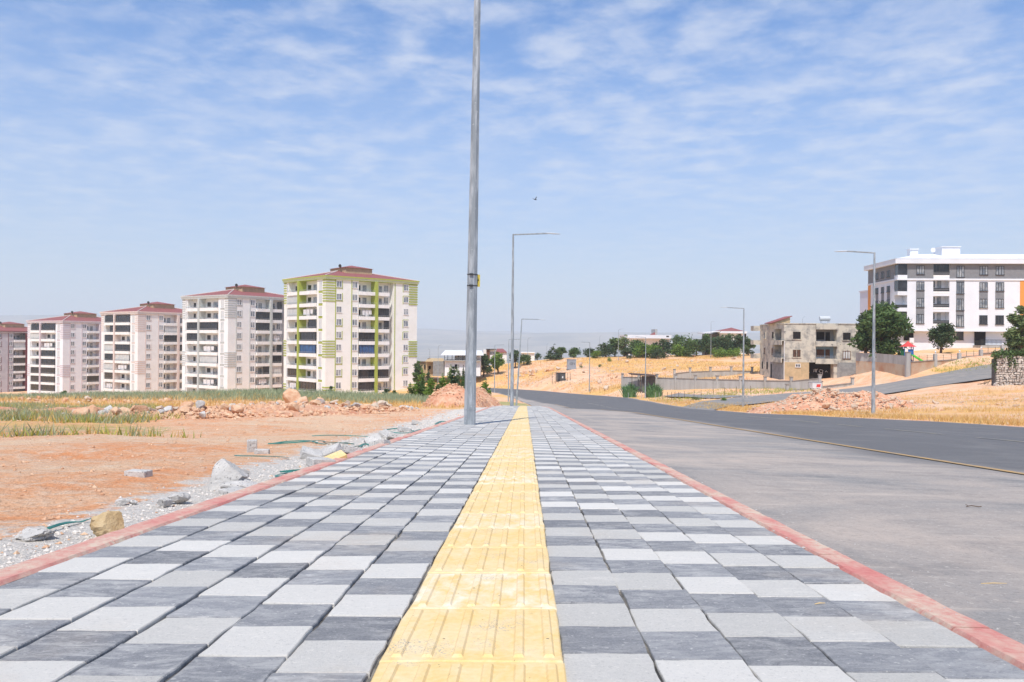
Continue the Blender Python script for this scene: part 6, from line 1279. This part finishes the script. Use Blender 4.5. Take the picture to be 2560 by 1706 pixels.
h = house('white villa with a wide flat slab roof behind the grove', 'villa'); Y = 268; pbox(h, 'wall', 'white_wall', c5(960), c5(1390), y5(500), y5(720), Y + 3, 12); pbox(h, 'roof_slab', 'bright_white', c5(865), c5(1405), y5(458), y5(503), Y, 16); pbox(h, 'pillar', 'white_wall', c5(890), c5(915), y5(500), y5(720), Y + .5, 1.2); pbox(h, 'pillar', 'white_wall', c5(1380), c5(1400), y5(500), y5(720), Y + .5, 1.2); pbox(h, 'chimney', 'concrete', c5(1213), c5(1240), y5(392), y5(460), Y + 6, 7.5); a = pt(c5(1160), y5(462), Y + 5); b = pt(c5(1215), y5(430), Y + 5); m = MB(); m.add([(a.x, Y + 5, a.z), (b.x, Y + 5, a.z), (b.x, Y + 5, b.z), (a.x, Y + 8, a.z), (b.x, Y + 8, a.z), (b.x, Y + 8, b.z)], [(0, 1, 2), (3, 5, 4), (0, 2, 5, 3), (1, 4, 5, 2)]); m.build('stair_roof', M['roof_red'], h); pbox(h, 'window', 'glass_dark', c5(1345), c5(1375), y5(470), y5(486), Y - .03, .2)
h = house('villa with a red hipped roof and white eaves behind the grove', 'villa'); Y = 266; pbox(h, 'wall', 'white_wall', c5(1985), c5(2285), y5(440), y5(720), Y + 1, 12); pbox(h, 'porch_shade', 'dark_cabinet', c5(1850), c5(1985), y5(445), y5(720), Y + 3, 10); pbox(h, 'eaves', 'bright_white', c5(1975), c5(2295), y5(415), y5(442), Y, 13); pbox(h, 'window', 'opening_shade', c5(2195), c5(2225), y5(448), y5(500), Y + .9, 1.2); pbox(h, 'window', 'opening_shade', c5(2262), c5(2283), y5(448), y5(500), Y + .9, 1.2)  # dark porch box paints the shade of the recess
a, b = pt(c5(1985), y5(415), Y), pt(c5(2265), y5(415), Y); t = pt(c5(2110), y5(374), Y + 6); m = MB(); m.add([(a.x, Y, a.z), (b.x, Y, b.z), (b.x, Y + 12, b.z), (a.x, Y + 12, a.z), (t.x, Y + 6, t.z)], [(0,1,4), (1,2,4), (2,3,4), (3,0,4), (3,2,1,0)]); m.build('roof', M['roof_red'], h)
a, b = pt(c5(1785), y5(432), Y), pt(c5(1985), y5(412), Y); m = MB(); m.add([(a.x, Y, a.z), (b.x, Y, b.z), (b.x, Y + 9, b.z), (a.x, Y + 9, a.z)], [(0, 1, 2, 3)]); rf = m.build('porch_roof', M['bright_white'], h); rf.modifiers.new('s', 'SOLIDIFY').thickness = 0.25

# parked car below the crest
q = pt(70, 1003, 262); root = empty('parked_car', (q.x, 262, tz(q.x, 262)), R(-12), 'white parked car mostly hidden below the crest before the mauve striped tower', 'car')
def loft(m, secs):
    n = len(secs[0]); vs = [p for s_ in secs for p in s_]; m.add(vs, [(i*n + j, i*n + (j+1) % n, (i+1)*n + (j+1) % n, (i+1)*n + j) for i in range(len(secs) - 1) for j in range(n)] + [tuple(range(n - 1, -1, -1)), tuple(range((len(secs)-1)*n, len(secs)*n))])
sec = lambda x, zl, zh, w: [(x, -w, zl), (x, w, zl), (x, w, (zl + zh) / 2), (x, w * .92, zh), (x, -w * .92, zh), (x, -w, (zl + zh) / 2)]
m = MB(); loft(m, [sec(-2.1, .35, .7, .75), sec(-1.9, .28, .88, .85), sec(-.9, .25, .95, .88), sec(1.4, .25, .98, .88), sec(2.0, .3, .9, .84), sec(2.12, .38, .7, .76)]); m.build('body', M['bright_white'], root, smooth=False)
m = MB(); loft(m, [sec(-1.0, .9, .98, .8), sec(-.3, .9, 1.42, .7), sec(1.0, .9, 1.46, .7), sec(1.8, .9, 1.0, .78)]); m.build('window_band', M['glass_dark'], root)
m = MB(); m.box(-.35, 1.05, -.66, .66, 1.42, 1.5); m.build('roof', M['bright_white'], root)
for sx in (-1.35, 1.35):
    for sy in (-.8, .8): m = MB(); m.tube([(sx, sy - .1, .31), (sx, sy + .1, .31)], .31, 14); wh = m.build('wheel', M['black'], root); m = MB(); m.tube([(sx, sy - .105, .31), (sx, sy + .105, .31)], .17, 10); m.build('rim', M['lamp_head'], wh)
# bird
q = pt(1338, 499, 60); m = MB(); m.tube([(-.12, 0, .015), (-.05, 0, 0), (.05, 0, -.01), (.13, 0, -.03)], [.01, .03, .035, .006], 6); m.add([(-.03, -.02, 0), (.05, -.02, 0), (.11, -.06, .2), (.07, -.06, .19)], [(0, 1, 2, 3)]); m.add([(-.03, .02, 0), (.05, .02, 0), (-.12, .2, .10), (-.14, .2, .08)], [(0, 1, 2, 3)]); m.build('bird', M['bird'], None, q, 0.3, label='small dark bird flying beside the near lamp post', category='bird')

# ------------------------------------------------------------------ summer haze
zmin = float(GZ.min()) - 3
hm = bpy.data.materials.new('haze_air'); hm.use_nodes = True; N = hm.node_tree.nodes; N.clear(); out = N.new('ShaderNodeOutputMaterial'); pv = N.new('ShaderNodeVolumePrincipled'); pv.inputs['Color'].default_value = (0.80, 0.84, 0.89, 1); pv.inputs['Density'].default_value = 0.00019; pv.inputs['Anisotropy'].default_value = 0.0; hm.node_tree.links.new(pv.outputs[0], out.inputs['Volume'])
m = MB(); m.box(-9050, 9050, -420, 14050, zmin, float(GZ.max()) + 20); m.build('haze', hm, None, kind='stuff', label='pale summer haze over the plain', category='haze')
